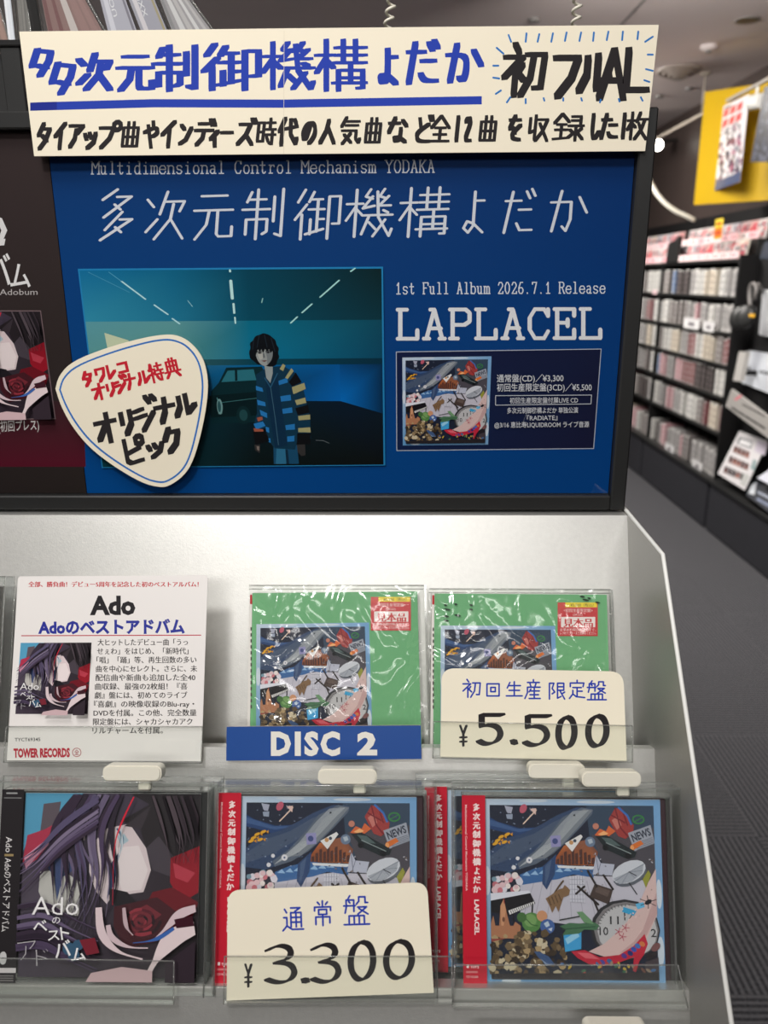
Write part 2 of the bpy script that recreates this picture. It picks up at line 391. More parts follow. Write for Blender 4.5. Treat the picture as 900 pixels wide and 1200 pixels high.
# ------------------------------------------------------------------ printed pictures (drawn in 0..1 coordinates of the current sheet mapping)
def collage(S, detail=1):
    def z(*p): return [((x - 92) / 736, (y - 85) / 745) for x, y in zip(p[::2], p[1::2])]
    def P(col, *p, **k): S.poly(z(*p), col, **k)
    def L(col, w, *p): S.line(z(*p), w / 740, col)
    def E(col, x, y, rx, ry=None, rot=0, n=16): S.poly([((a - 92) / 736, (b - 85) / 745) for a, b in ell(x, y, rx, ry or rx, rot, n)], col)
    rnd = random.Random(3)
    S.poly([(0, 0), (1, 0), (1, 1), (0, 1)], None, cols=[(196, 210, 226), (120, 165, 208), (118, 160, 200), (96, 150, 196)])
    for x, y, r in ((300, 92, 60), (560, 96, 80), (105, 420, 14), (812, 470, 12), (812, 700, 14), (200, 820, 40)): E((206, 216, 228), x, y, r, 7 if r > 20 else 60)
    P((32, 38, 56), 118, 110, 800, 110, 800, 810, 118, 810)
    P((56, 72, 92), 520, 110, 800, 110, 800, 330, 540, 330)
    P((78, 74, 82), 540, 230, 800, 200, 800, 420, 600, 400)
    for i in range(26): E((150, 160, 185), 130 + rnd.random() * 250, 115 + rnd.random() * 120, 2.2, n=6)
    P((196, 192, 204), 240, 430, 480, 395, 620, 400, 800, 420, 800, 600, 480, 600, 240, 570)
    for i in range(9): L((168, 164, 178), 3, 300 + i * 36, 420, 250 + i * 50, 570)
    P((62, 104, 158), 240, 395, 300, 370, 390, 350, 470, 362, 545, 366, 545, 405, 460, 392, 400, 412, 250, 436)
    for i in range(8): P((150, 185, 220), 250 + i * 34, 398 - i * 4, 270 + i * 34, 382 - i * 4, 284 + i * 34, 400 - i * 4)
    P(None, 386, 330, 425, 275, 520, 250, 565, 300, 556, 357, 390, 352, cols=[(150, 80, 45), (190, 105, 55), (140, 90, 70), (120, 75, 60), (170, 95, 50), (150, 85, 45)])
    for x, h in ((392, 20), (408, 34), (424, 50), (440, 40), (455, 70), (470, 44), (488, 60), (506, 48), (522, 38), (538, 26)): P((84, 52, 46), x, 352, x, 352 - h, x + 12, 352 - h - 4, x + 13, 352)
    P((225, 224, 226), 395, 356, 556, 360, 540, 372, 400, 366)
    # whale
    P((40, 66, 112), 118, 160, 150, 178, 240, 205, 335, 200, 320, 225, 250, 245, 190, 225, 118, 208); P((64, 92, 138), 118, 170, 230, 208, 320, 206, 240, 222, 118, 194)
    P((54, 72, 104), 118, 300, 170, 250, 260, 225, 330, 190, 400, 150, 480, 118, 545, 122, 548, 140, 500, 190, 440, 250, 380, 305, 300, 350, 200, 385, 118, 375)
    P((74, 88, 112), 118, 320, 200, 262, 300, 228, 380, 180, 450, 150, 420, 200, 330, 262, 230, 320, 118, 360)
    P((92, 102, 118), 230, 350, 300, 300, 372, 222, 420, 160, 500, 118, 548, 126, 545, 145, 490, 205, 430, 265, 380, 308, 310, 350, 240, 372)
    P((124, 130, 138), 300, 332, 380, 262, 440, 176, 510, 124, 546, 130, 480, 206, 420, 268, 350, 326)
    for i in range(13):
        o = i * 8
        L((178, 182, 186), 1.8, 240 + o, 362 - o * .5, 340 + o * .75, 275 - o * .25, 410 + o * .7, 190 - o * .1, 466 + o * .65, 134 - o * .05)
    P((50, 72, 112), 336, 360, 392, 310, 384, 392, 350, 455, 332, 430); P((76, 96, 130), 345, 360, 372, 332, 360, 400, 344, 440)
    for i in range(40): E(rnd.choice([(150, 165, 190), (96, 112, 140), (40, 52, 80)]), 125 + rnd.random() * 230, 250 + rnd.random() * 120, 3, n=6)
    E((225, 222, 226), 280, 335, 13); E((225, 222, 226), 232, 328, 8); E((225, 222, 226), 215, 365, 9); E((60, 80, 120), 280, 335, 4); E((30, 34, 44), 470, 150, 4)
    # stars, cards, comet
    P((170, 172, 190), 180, 112, 215, 118, 208, 145, 190, 140); P((150, 160, 180), 186, 148, 214, 146, 212, 168, 190, 166)
    E((190, 90, 110), 258, 124, 14, 20, .5); L((235, 205, 185), 5, 312, 130, 258, 186); P((225, 190, 180), 285, 125, 312, 122, 310, 150)
    P((150, 146, 190), 368, 236, 410, 232, 412, 278, 372, 282); E((70, 80, 130), 388, 257, 12)
    P((232, 228, 226), 428, 266, 495, 229, 503, 238, 458, 300); E((200, 150, 100), 455, 262, 9); E((70, 80, 95), 470, 255, 7)
    E((110, 126, 150), 533, 259, 21); P((180, 190, 200), 522, 250, 540, 246, 545, 262, 530, 268)
    for x, y in ((150, 255), (165, 240), (190, 230), (178, 262), (140, 268)): E((226, 165, 45), x, y, 13, 6, -.4); P((220, 150, 40), x + 12, y, x + 22, y - 8, x + 22, y + 7)
    # fire, heart, news
    P((215, 105, 60), 552, 232, 575, 205, 600, 215, 612, 192, 640, 215, 605, 240); P((245, 180, 120), 566, 228, 590, 214, 610, 224, 590, 236)
    E((196, 128, 108), 558, 195, 13)
    P((160, 62, 60), 612, 165, 640, 120, 668, 122, 690, 160, 716, 190, 712, 220, 680, 246, 650, 235, 630, 200); P((200, 120, 110), 625, 170, 650, 150, 665, 190, 645, 210)
    for a in ((640, 120, 660, 200, 690, 236), (668, 122, 690, 190), (625, 150, 680, 180)): L((120, 36, 44), 6, *a)
    L((60, 110, 180), 9, 655, 118, 690, 150, 705, 185); E((60, 130, 70), 735, 166, 26, 20); E((56, 76, 92), 735, 166, 20, 14); L((60, 130, 70), 4, 720, 175, 750, 158)
    P((160, 164, 176), 690, 222, 785, 188, 800, 262, 716, 296)
    S.text('NEWS', z(712, 258)[0], z(788, 228)[0], 44 / 745, (50, 55, 70), .03)
    for i in range(5): L((110, 114, 126), 3, 716 + i * 3, 266 + i * 6, 790 + i * 2, 240 + i * 6)
    P((215, 112, 50), 700, 272, 742, 251, 754, 266, 710, 292); E((235, 160, 100), 706, 282, 8, 11)
    # car
    P((34, 42, 46), 556, 236, 600, 230, 650, 258, 725, 300, 715, 322, 680, 326, 600, 290); P((84, 100, 100), 580, 240, 620, 244, 660, 276, 610, 270); E((20, 22, 26), 690, 314, 14); E((20, 22, 26), 596, 282, 12)
    L((140, 150, 150), 4, 600, 262, 700, 306)
    # paper boat, dish
    P((186, 188, 204), 540, 392, 556, 310, 575, 345, 632, 350, 620, 395); L((120, 122, 140), 3, 556, 312, 566, 392); L((120, 122, 140), 3, 575, 345, 560, 392)
    E((96, 100, 110), 694, 392, 74, 42, -.42); E((206, 208, 216), 690, 380, 74, 42, -.42); P((164, 168, 178), 625, 408, 690, 380, 752, 345, 745, 385, 700, 420, 650, 430)
    for a in (-.2, .5, 1.2, 2.0, 2.7): L((120, 124, 134), 2, 690, 380, 690 + 66 * math.cos(a), 380 + 36 * math.sin(a) - 26 * math.cos(a))
    L((60, 62, 70), 4, 690, 380, 720, 395); L((50, 50, 55), 5, 690, 425, 720, 470); P((150, 150, 60), 745, 410, 770, 372, 780, 390, 760, 450)
    # flowers
    for i in range(30): E(rnd.choice([(225, 190, 195), (236, 224, 220), (206, 120, 130), (120, 150, 165), (220, 215, 225), (190, 110, 120)]), 128 + rnd.random() * 112, 396 + rnd.random() * 62, 9 + rnd.random() * 6, n=9)
    # piano
    P((222, 222, 232), 118, 470, 275, 458, 285, 468, 200, 500, 118, 500); P((24, 22, 28), 118, 500, 282, 468, 302, 510, 195, 560, 118, 545); P((225, 222, 222), 190, 540, 296, 502, 298, 512, 196, 556)
    for i in range(12): L((30, 28, 34), 3, 200 + i * 8, 540 - i * 3.2, 203 + i * 8, 550 - i * 3.2)
    L((24, 22, 28), 6, 290, 512, 288, 545); L((24, 22, 28), 6, 210, 555, 212, 585)
    # grid paper, cat, chair
    P((206, 204, 214), 444, 398, 506, 398, 506, 506, 444, 502)
    for i in range(5): L((150, 150, 165), 2, 454 + i * 11, 398, 454 + i * 11, 504); L((150, 150, 165), 2, 444, 412 + i * 20, 506, 412 + i * 20)
    L((90, 70, 50), 7, 380, 470, 400, 440, 418, 418)
    P((132, 102, 74), 344, 490, 372, 472, 400, 452, 416, 448, 424, 434, 436, 444, 446, 456, 440, 476, 418, 484, 405, 520, 396, 545, 386, 520, 370, 548, 360, 520)
    for i in range(4): L((80, 60, 44), 4, 356 + i * 14, 488 - i * 5, 366 + i * 14, 516 - i * 6)
    P((74, 60, 56), 548, 428, 622, 452, 604, 512, 524, 482); P((100, 84, 78), 556, 438, 610, 456, 600, 480, 548, 462)
    for a in ((478, 440, 560, 512), (520, 376, 556, 440), (585, 394, 622, 450), (540, 490, 568, 560), (604, 505, 622, 548), (505, 440, 470, 470), (520, 376, 530, 396)): L((46, 38, 38), 9, *a)
    # vegetables, planets
    E((86, 134, 72), 285, 586, 40); E((120, 160, 96), 280, 578, 26); L((60, 100, 56), 4, 260, 570, 285, 595, 310, 600); E((70, 110, 60), 245, 566, 20)
    E((206, 148, 110), 328, 560, 22); E((70, 100, 160), 350, 602, 30); P((190, 205, 220), 335, 590, 352, 580, 360, 598, 345, 606); P((200, 210, 225), 352, 612, 370, 606, 366, 622)
    # sand castle
    P((176, 120, 88), 118, 650, 118, 590, 128, 560, 136, 600, 152, 600, 158, 520, 172, 492, 186, 560, 196, 600, 210, 600, 218, 584, 240, 600, 238, 652)
    P((206, 150, 112), 158, 520, 172, 492, 180, 540, 170, 600, 160, 600); E((120, 78, 58), 170, 575, 6, 10); L((150, 60, 50), 4, 172, 492, 174, 510)
    # coral
    for i in range(150):
        x = 122 + rnd.random() * 300; y = 625 + rnd.random() * 180
        if y < 640 and x < 240: continue
        a = rnd.random() * 6; r = 8 + rnd.random() * 12
        P(rnd.choice([(150, 128, 96), (96, 78, 56), (205, 190, 160), (60, 48, 38), (176, 150, 110), (120, 100, 74)]), *[q for k in range(6) for q in (x + r * (.6 + .6 * rnd.random()) * math.cos(a + k * 1.05), y + r * (.6 + .6 * rnd.random()) * math.sin(a + k * 1.05))])
    P((150, 70, 62), 118, 652, 180, 650, 120, 664)
    # cube of water, plants
    P((66, 160, 214), 414, 632, 488, 614, 486, 690, 420, 702); P((150, 205, 232), 420, 650, 470, 620, 480, 640, 430, 672)
    # clock
    E((48, 48, 52), 668, 612, 142, 122); E((128, 124, 126), 672, 614, 132, 114); E((190, 188, 190), 676, 618, 122, 106)
    for s_, x, y in (('10', 562, 634), ('11', 606, 590), ('12', 664, 574), ('2', 772, 640)): S.text(s_, z(x, y)[0], z(x + 14 * len(s_) + 8, y)[0], 46 / 745, (40, 40, 44), .01)
    for i in range(14):
        a = math.pi + i * .13; L((60, 60, 64), 3, 672 + 118 * math.cos(a), 612 + 102 * math.sin(a), 672 + 108 * math.cos(a), 612 + 94 * math.sin(a))
    for a in ((480, 545, 510, 585), (400, 575, 480, 560)): L((40, 46, 44), 5, *a)
    P((74, 116, 84), 398, 600, 440, 586, 480, 588, 545, 584, 562, 596, 550, 614, 500, 612, 480, 628, 410, 636, 425, 612); P((110, 150, 110), 470, 542, 494, 540, 530, 575, 540, 590, 500, 584); L((50, 84, 62), 4, 410, 612, 545, 600)
    # leg, shoe
    P((214, 184, 180), 800, 365, 800, 550, 766, 622, 756, 645, 704, 694, 600, 726, 515, 700, 580, 668, 636, 620, 694, 560, 735, 490, 768, 420)
    P((196, 160, 158), 800, 460, 800, 545, 755, 632, 700, 690, 640, 706, 700, 660, 740, 610)
    P((192, 40, 62), 444, 700, 500, 694, 560, 722, 640, 712, 700, 676, 746, 628, 758, 668, 740, 712, 722, 735, 706, 780, 694, 775, 700, 720, 640, 742, 580, 756, 520, 752, 470, 726)
    P((224, 100, 112), 470, 704, 520, 706, 560, 730, 500, 726)
    for x, y, c in ((700, 690, (60, 84, 170)), (716, 676, (70, 110, 180)), (685, 705, (40, 50, 110)), (570, 742, (80, 70, 150)), (600, 738, (60, 100, 150)), (660, 716, (90, 60, 140)), (735, 668, (210, 120, 70))): E(c, x, y, 13, 10, .6, 8)
    for x, y in ((640, 620), (668, 604), (655, 640)):
        for k in range(5): L((170, 60, 84), 3, x, y, x + 16 * math.cos(k * 1.26), y + 16 * math.sin(k * 1.26))
    P((60, 160, 205), 662, 520, 716, 536, 704, 556, 656, 540); P((100, 180, 220), 712, 508, 745, 500, 750, 520, 720, 530)
    E((34, 32, 40), 765, 500, 16, 9, -.5)
    for k in range(6): L((34, 32, 40), 3, 765, 500, 765 + 36 * math.cos(k - .4), 500 + 26 * math.sin(k - .4))
    E((120, 80, 80), 790, 680, 22, 14, -.7); E((40, 34, 40), 770, 715, 26, 12, -.5); P((70, 60, 66), 745, 740, 800, 720, 800, 790, 740, 790)
    for i in range(60):
        x, y = rnd.uniform(460, 790), rnd.uniform(300, 470); E(rnd.choice([(120, 116, 126), (90, 84, 92), (70, 62, 66), (190, 186, 196), (140, 120, 110)]), x, y, rnd.uniform(2, 6), 2.5, rnd.random() * 3, 6) if abs(x - 690) > 70 else None
    for i in range(50): E(rnd.choice([(226, 196, 190), (200, 166, 164), (236, 210, 204)]), rnd.uniform(650, 790), 640 - rnd.uniform(20, 130), rnd.uniform(2, 5), 2, -.8, 6) if i % 3 == 0 else None
    # dolphin and bottom debris
    P((66, 90, 132), 292, 700, 315, 702, 352, 720, 380, 756, 340, 750, 310, 725); P((130, 150, 180), 318, 728, 345, 748, 372, 754, 340, 756)
    for i in range(34): E(rnd.choice([(190, 160, 60), (60, 110, 80), (176, 60, 60), (70, 110, 160), (40, 34, 34), (150, 130, 110), (110, 70, 60)]), 390 + rnd.random() * 400, 745 + rnd.random() * 60, 7 + rnd.random() * 8, 6, rnd.random() * 3, 8)
    P((40, 36, 40), 118, 790, 800, 780, 800, 812, 118, 812)

def strands(S, words=True):
    """a plain swirl of dark ribbons, pale petals and red splashes in the colours of the original sleeve"""
    rnd = random.Random(11)
    def z(*p): return [((x - 95) / 710, (y - 155) / 750) for x, y in zip(p[::2], p[1::2])]
    def P(col, *p, **k): S.poly(z(*p), col, **k)
    def R(col, w0, w1, *p):
        q = chaikin(z(*p), 3); n = len(q); l, r = [], []
        for i, a in enumerate(q):
            d = (q[min(i + 1, n - 1)][0] - q[max(i - 1, 0)][0], q[min(i + 1, n - 1)][1] - q[max(i - 1, 0)][1]); m = math.hypot(*d) or 1
            t = i / (n - 1); w = (w0 * (1 - t) + w1 * t) * (.35 + .65 * math.sin(math.pi * min(1, .15 + t))) / 720
            l.append((a[0] - d[1] / m * w, a[1] + d[0] / m * w)); r.append((a[0] + d[1] / m * w, a[1] - d[0] / m * w))
        cl = lambda p: (min(1, max(0, p[0])), min(1, max(0, p[1])))
        for i in range(n - 1): S.poly([cl(l[i]), cl(l[i + 1]), cl(r[i + 1]), cl(r[i])], col, dz=4e-6)
    S.poly([(0, 0), (1, 0), (1, 1), (0, 1)], None, cols=[(92, 80, 104), (44, 38, 42), (44, 34, 40), (70, 60, 74)])
    P((86, 158, 192), 95, 155, 330, 155, 290, 210, 240, 260, 200, 320, 120, 330, 95, 400)
    P((96, 84, 92), 170, 200, 240, 190, 225, 330, 160, 330)
    P((176, 52, 78), 110, 330, 180, 305, 240, 270, 260, 330, 190, 400, 110, 460, 95, 440); P((214, 150, 175), 100, 420, 190, 345, 235, 330, 150, 420, 110, 470)
    P((84, 74, 88), 95, 480, 300, 440, 340, 640, 260, 760, 95, 760)
    P((196, 192, 186), 168, 480, 250, 470, 330, 520, 330, 660, 200, 640, 165, 560)
    P((62, 76, 116), 180, 440, 330, 400, 320, 460, 260, 500, 240, 600, 225, 500)
    # pale petals
    P((222, 204, 206), 360, 380, 430, 300, 520, 280, 590, 380, 612, 470, 585, 560, 520, 570, 470, 560, 440, 610, 395, 560, 365, 480); P((236, 222, 222), 470, 380, 560, 370, 600, 470, 575, 550, 500, 560, 470, 470)
    P((206, 184, 190), 310, 270, 335, 200, 385, 180, 395, 260, 360, 350, 330, 350)
    P((176, 196, 206), 470, 330, 500, 322, 520, 350, 490, 372); R((60, 110, 140), 6, 2, 470, 300, 500, 340, 486, 400, 470, 470); R((206, 214, 220), 4, 2, 486, 300, 500, 380, 450, 470); P((40, 60, 92), 440, 460, 480, 400, 470, 520, 440, 590, 445, 520)
    P((34, 30, 36), 450, 545, 520, 560, 560, 600, 500, 640, 450, 590)
    P((40, 34, 38), 520, 155, 805, 155, 805, 480, 720, 460, 640, 420, 590, 380, 560, 290, 480, 270, 600, 200); P((72, 64, 72), 590, 380, 640, 330, 720, 440, 700, 500, 620, 470); P((58, 50, 56), 500, 290, 605, 205, 570, 300)
    P((150, 24, 40), 690, 420, 805, 370, 805, 560, 740, 600, 690, 520); P((110, 22, 34), 620, 560, 700, 540, 805, 600, 760, 720, 640, 740, 560, 700); P((186, 60, 76), 700, 440, 790, 480, 760, 520, 710, 500)
    P((70, 28, 36), 470, 620, 640, 580, 720, 640, 640, 760, 520, 790, 470, 700); P((120, 44, 54), 520, 650, 600, 610, 660, 650, 600, 700, 540, 740)
    for i in range(16):
        a = i * .95; r = 78 - i * 4.4
        R(((44, 24, 32), (150, 52, 64), (92, 32, 44))[i % 3], 9 - i * .3, 3, 580 + r * math.cos(a), 675 + r * .8 * math.sin(a), 580 + r * math.cos(a + .6), 675 + r * .8 * math.sin(a + .6), 580 + r * math.cos(a + 1.2), 675 + r * .8 * math.sin(a + 1.2), 580 + r * .8 * math.cos(a + 1.8), 675 + r * .7 * math.sin(a + 1.8))
    # sweeping ribbons
    tones = [(78, 66, 90), (104, 92, 118), (58, 48, 62), (88, 80, 108), (48, 40, 52), (124, 112, 136)]
    for i in range(26):
        x = 300 + rnd.random() * 210; R(rnd.choice(tones), 9 + rnd.random() * 10, 2, x, 155, x - 40 - rnd.random() * 60, 300, x - 80 + rnd.random() * 120, 480 + rnd.random() * 60, x - 120 + rnd.random() * 140, 700 + rnd.random() * 60)
    for i in range(14):
        y = 190 + rnd.random() * 140; R(rnd.choice(tones), 9, 3, 400, y - 40, 260, y + 60, 170, y + 170, 98, y + 200 + rnd.random() * 60)
    for i in range(12):
        y = 610 + rnd.random() * 200; R(rnd.choice(tones[:5]), 12, 5, 95, y, 200, y - 20, 300, y + 40, 420, y + 90)
    for i in range(14):
        x = 560 + rnd.random() * 220; R(rnd.choice([(30, 26, 30), (60, 52, 58), (80, 70, 76), (46, 38, 44)]), 8, 2, x, 155, x + 30, 240, x + 60, 340, x + 20 + rnd.random() * 100, 430)
    R((210, 40, 60), 4, 2, 545, 160, 500, 260, 470, 360, 475, 600)
    # lower pale ribbons
    R((218, 198, 202), 20, 9, 420, 610, 430, 720, 500, 790, 600, 815); R((206, 184, 190), 14, 7, 460, 680, 470, 730, 540, 770, 620, 770); R((190, 166, 172), 10, 6, 520, 610, 530, 690, 560, 720)
    R((224, 206, 208), 40, 26, 805, 690, 720, 720, 660, 800, 610, 900); R((210, 188, 194), 22, 10, 805, 610, 740, 630, 690, 690, 640, 740)
    R((60, 100, 170), 10, 4, 720, 690, 650, 740, 560, 750); P((60, 26, 36), 720, 655, 790, 640, 800, 680, 730, 690)
    P((206, 176, 180), 400, 870, 520, 845, 640, 860, 640, 905, 380, 905); P((52, 42, 50), 690, 830, 805, 740, 805, 905, 690, 905)
    for x, y, r in ((310, 775, 26), (345, 760, 22), (330, 800, 24)): S.poly([((a - 95) / 710, (b - 155) / 750) for a, b in ell(x, y, r, r, 0, 9)], (58, 90, 116))
    P((120, 40, 52), 350, 740, 410, 730, 430, 790, 380, 800)
    if words:
        W_ = (238, 236, 236)
        S.text('Ado', z(158, 640)[0], z(342, 640)[0], 105 / 750, W_, -.005)
        S.text('の', z(240, 675)[0], z(272, 672)[0], 34 / 750, W_); S.text('ベ', z(168, 712)[0], z(222, 705)[0], 62 / 750, W_, .01); S.text('ス', z(226, 742)[0], z(272, 738)[0], 52 / 750, W_, .01); S.text('ト', z(278, 738)[0], z(312, 732)[0], 62 / 750, W_, .01)
        S.text('ア', z(114, 822)[0], z(186, 812)[0], 100 / 750, (180, 176, 180), -.02); S.text('ド', z(184, 842)[0], z(232, 838)[0], 84 / 750, (180, 176, 180), -.02)
        S.text('バ', z(258, 812)[0], z(322, 800)[0], 78 / 750, W_, .012); S.text('ム', z(322, 824)[0], z(380, 816)[0], 64 / 750, W_, .012)
# ------------------------------------------------------------------ the shop: floor, ceiling, walls
def carpet():
    m, t, b = newmat('carpet_tiles'); N, L = t.nodes, t.links
    tc = N.new('ShaderNodeTexCoord'); sp = N.new('ShaderNodeSeparateXYZ'); L.new(tc.outputs['Object'], sp.inputs[0])
    def math_(op, a, b_=None, c=None):
        n = N.new('ShaderNodeMath'); n.operation = op
        for i, q in enumerate((a, b_, c)):
            if q is None: continue
            if isinstance(q, (int, float)): n.inputs[i].default_value = q
            else: L.new(q, n.inputs[i])
        return n.outputs[0]
    x, y = math_('ADD', sp.outputs[0], 20.21), math_('ADD', sp.outputs[1], 20.26)
    ix, iy = math_('FLOOR', math_('DIVIDE', x, .5)), math_('FLOOR', math_('DIVIDE', y, .5))
    par = math_('MODULO', math_('ADD', ix, iy), 2.0)
    sx = math_('SINE', math_('MULTIPLY', x, 2 * math.pi / .0155)); sy = math_('SINE', math_('MULTIPLY', y, 2 * math.pi / .0155))
    mx = N.new('ShaderNodeMix'); L.new(par, mx.inputs[0]); L.new(sy, mx.inputs[2]); L.new(sx, mx.inputs[3])
    nz = N.new('ShaderNodeTexNoise'); nz.inputs['Scale'].default_value = 160; nz.inputs['Detail'].default_value = 3; L.new(tc.outputs['Object'], nz.inputs['Vector'])
    h = math_('ADD', math_('MULTIPLY', mx.outputs[0], .30), math_('MULTIPLY', nz.outputs[0], .9))
    r = N.new('ShaderNodeMapRange'); r.inputs[1].default_value = .1; r.inputs[2].default_value = .85; L.new(h, r.inputs[0])
    c = N.new('ShaderNodeMix'); c.data_type = 'RGBA'; c.inputs[6].default_value = lin((46, 46, 50)); c.inputs[7].default_value = lin((108, 107, 111)); L.new(r.outputs[0], c.inputs[0])
    L.new(c.outputs[2], b.inputs['Base Color']); b.inputs['Roughness'].default_value = .9; b.inputs['Specular IOR Level'].default_value = .15
    bp = N.new('ShaderNodeBump'); bp.inputs['Strength'].default_value = .4; bp.inputs['Distance'].default_value = .004; L.new(h, bp.inputs['Height']); L.new(bp.outputs[0], b.inputs['Normal'])
    return m
def struct(name, a, b, mat):
    return tag(Mb().box(a, b).build(name, mat), kind='structure')
CEIL = 2.60
M_CEIL = pm('ceiling_paint', (214, 202, 200), .8, 0, .2, .03, 3)
M_DWALL = pm('dark_wall_laminate', (66, 56, 53), .5, 0, .3, .08, 3)
struct('floor', (-3, -3, FLOOR - .1), (2.4, 9.2, FLOOR), carpet())
struct('ceiling', (-3, -3, CEIL), (2.4, 9.2, CEIL + .1), M_CEIL)
struct('wall_right', (2.2, -3, FLOOR), (2.4, 9.2, CEIL), M_DWALL)
struct('unseen_wall_front', (-3, -3.2, FLOOR), (2.4, -3, CEIL), M_DWALL)  # unseen wall behind the camera, added to darken reflections in the steel
struct('wall_back', (-3, 9.0, FLOOR), (2.2, 9.2, CEIL), M_DWALL)

# ------------------------------------------------------------------ tiered display fixture
YF = .66                                                     # front plane of the poster frame
XR = at(733, 599, V((0, YF, 0)), NY).x                       # inner face of the fixture's side sheet
def side(u, v): return at(u, v, V((XR, 0, 0)), NX)
p1, p2 = side(735, 604), side(743, 878)
AL = math.atan2(p1.y - p2.y, p1.z - p2.z)                     # lean of the tiers
EY = V((0, math.sin(AL), math.cos(AL))); NT = V((0, -math.cos(AL), math.sin(AL))); EX = V((1, 0, 0))
c2, c3 = side(767, 879), side(807.5, 1162)                    # top front corners of the lower tiers
XL = -.95
fix = thing('display_rack', 'tiered light grey steel sales rack holding the CDs and cards', 'display rack', (0, .8, FLOOR))
def slab(P0, P1, th, mat, name):
    """sheet of metal between two (y, z) profile points, thickness th behind it"""
    d = (P1 - P0); n = V((0, -d.z, d.y)).normalized()
    return Mb().prism([V((XL, P0.y, P0.z)), V((XR, P0.y, P0.z)), V((XR, P1.y, P1.z)), V((XL, P1.y, P1.z))], n * th).build(name, mat, fix)
TH = .0025
def yz(p): return V((0, p.y, p.z))
def tierbox(top, length, nxt_depth, nm):
    bot = top - EY * length
    return bot
b1 = p1 - EY * .262
slab(yz(b1), yz(p1), -TH, M_PANEL, 'tier_panel')
slab(yz(p1) + V((0, .0005, 0)), V((0, YF + .03, p1.z + .0015)), -.003, M_PANEL, 'top_ledge')
b2 = c2 - EY * .31
slab(yz(b2), yz(c2), -TH, M_PANEL, 'tier_panel')
b3 = c3 - EY * .30
slab(yz(b3), yz(c3), -TH, M_PANEL, 'tier_panel')
slab(yz(c2) + V((0, .0, -.0005)), yz(c2) + NT * -.012 + V((0, 0, .0)), TH * .6, M_PANEL, 'tier_lip')
slab(yz(c3) + V((0, .0, -.0005)), yz(c3) + NT * -.012, TH * .6, M_PANEL, 'tier_lip')
# plinth and upright back board
Mb().box((XL, YF + .045, FLOOR), (XR, YF + .30, 1.515)).build('back_board', M_PANEL, fix)
Mb().box((XL, b3.y + .02, FLOOR), (XR, YF + .045, b3.z - .01)).build('plinth', M_PANEL, fix)
# side sheet with a white strip that paints in the light on its front edge
prof = [side(733, 599), side(775, 650), side(855, 1200)]
e = prof[2] + (prof[2] - prof[1]).normalized() * .25
pts = [V((XR, YF + .04, prof[0].z)), prof[0], prof[1], e, V((XR, e.y, FLOOR)), V((XR, YF + .04, FLOOR))]
Mb().prism(pts, (.0024, 0, 0)).build('side_panel', M_SIDE, fix)
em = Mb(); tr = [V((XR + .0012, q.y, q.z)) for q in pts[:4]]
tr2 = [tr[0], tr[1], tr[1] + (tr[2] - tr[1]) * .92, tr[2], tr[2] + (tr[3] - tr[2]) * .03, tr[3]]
em.tube(chaikin([V(p) for p in tr2], 0), .0016, 8); em.build('lit_edge_strip', M_WHITE, fix, smooth=True)

# ------------------------------------------------------------------ framed posters on the rack
PY = YF + .0085                                                # poster surface
frm = thing('poster_frame', 'wide black aluminium frame standing on top of the grey rack', 'picture frame', (0, YF + .015, 0))
ftop = at(770, 125, V((0, YF, 0)), NY).z; fbot = at(600, 598, V((0, YF, 0)), NY).z; fr = at(732, 598, V((0, YF, 0)), NY).x
bw = fr - at(716, 584, V((0, YF, 0)), NY).x
fl = -.83
for nm, a, b in (('frame_bar', (fr - bw, YF, fbot), (fr, YF + .028, ftop)), ('frame_bar', (fl, YF, fbot), (fl + bw, YF + .028, ftop)),
                 ('frame_bar', (fl + bw, YF, fbot), (fr - bw, YF + .028, fbot + bw)), ('frame_bar', (fl + bw, YF, ftop - bw), (fr - bw, YF + .028, ftop))):
    Mb().box(a, b, bev=.0012).build(nm, M_BLACK, frm)
Mb().box((fl + bw, YF + .005, fbot + bw), (fr - bw, YF + .006, ftop - bw)).build('glass_pane', M_GLASS, frm)
Mb().box((fl + bw, YF + .020, fbot + bw), (fr - bw, YF + .026, ftop - bw)).build('backing_board', M_BLACKM, frm)

def vsheet(y): return Sheet((0, y, 1.3), (1, 0, 0), (0, 0, 1))
S = vsheet(PY)
xb = S.px(81, 390)[0]; xr_, zt, zb = fr - bw - .0005, ftop - bw - 1.3 - .0005, fbot + bw - 1.3 + .0005
WH = (214, 218, 226)
typewriter(S, 'Multidimensional Control Mechanism YODAKA', (107, 204), (510, 202), 14.5, (216, 220, 228), 1.5)
for ch, bx in zip('多次元制御機構よだか', ((112, 222, 160, 281), (167, 222, 218, 280), (225, 224, 275, 280), (284, 222, 333, 280), (346, 222, 398, 280), (406, 222, 460, 277), (469, 220, 525, 277), (537, 222, 574, 275), (588, 222, 628, 275), (643, 221, 690, 273))):
    S.glyph(ch, bx, WH, pen_ell(1.8, 1.5, n=6), soft=False, rot=-.03, shear=.10)
typewriter(S, '1st Full Album 2026.7.1 Release', (463, 344.5), (710, 343.5), 13, (216, 220, 228), 1.4)
typewriter(S, 'LAPLACEL', (463, 397), (708, 396), 34, (228, 229, 232), 5.0)
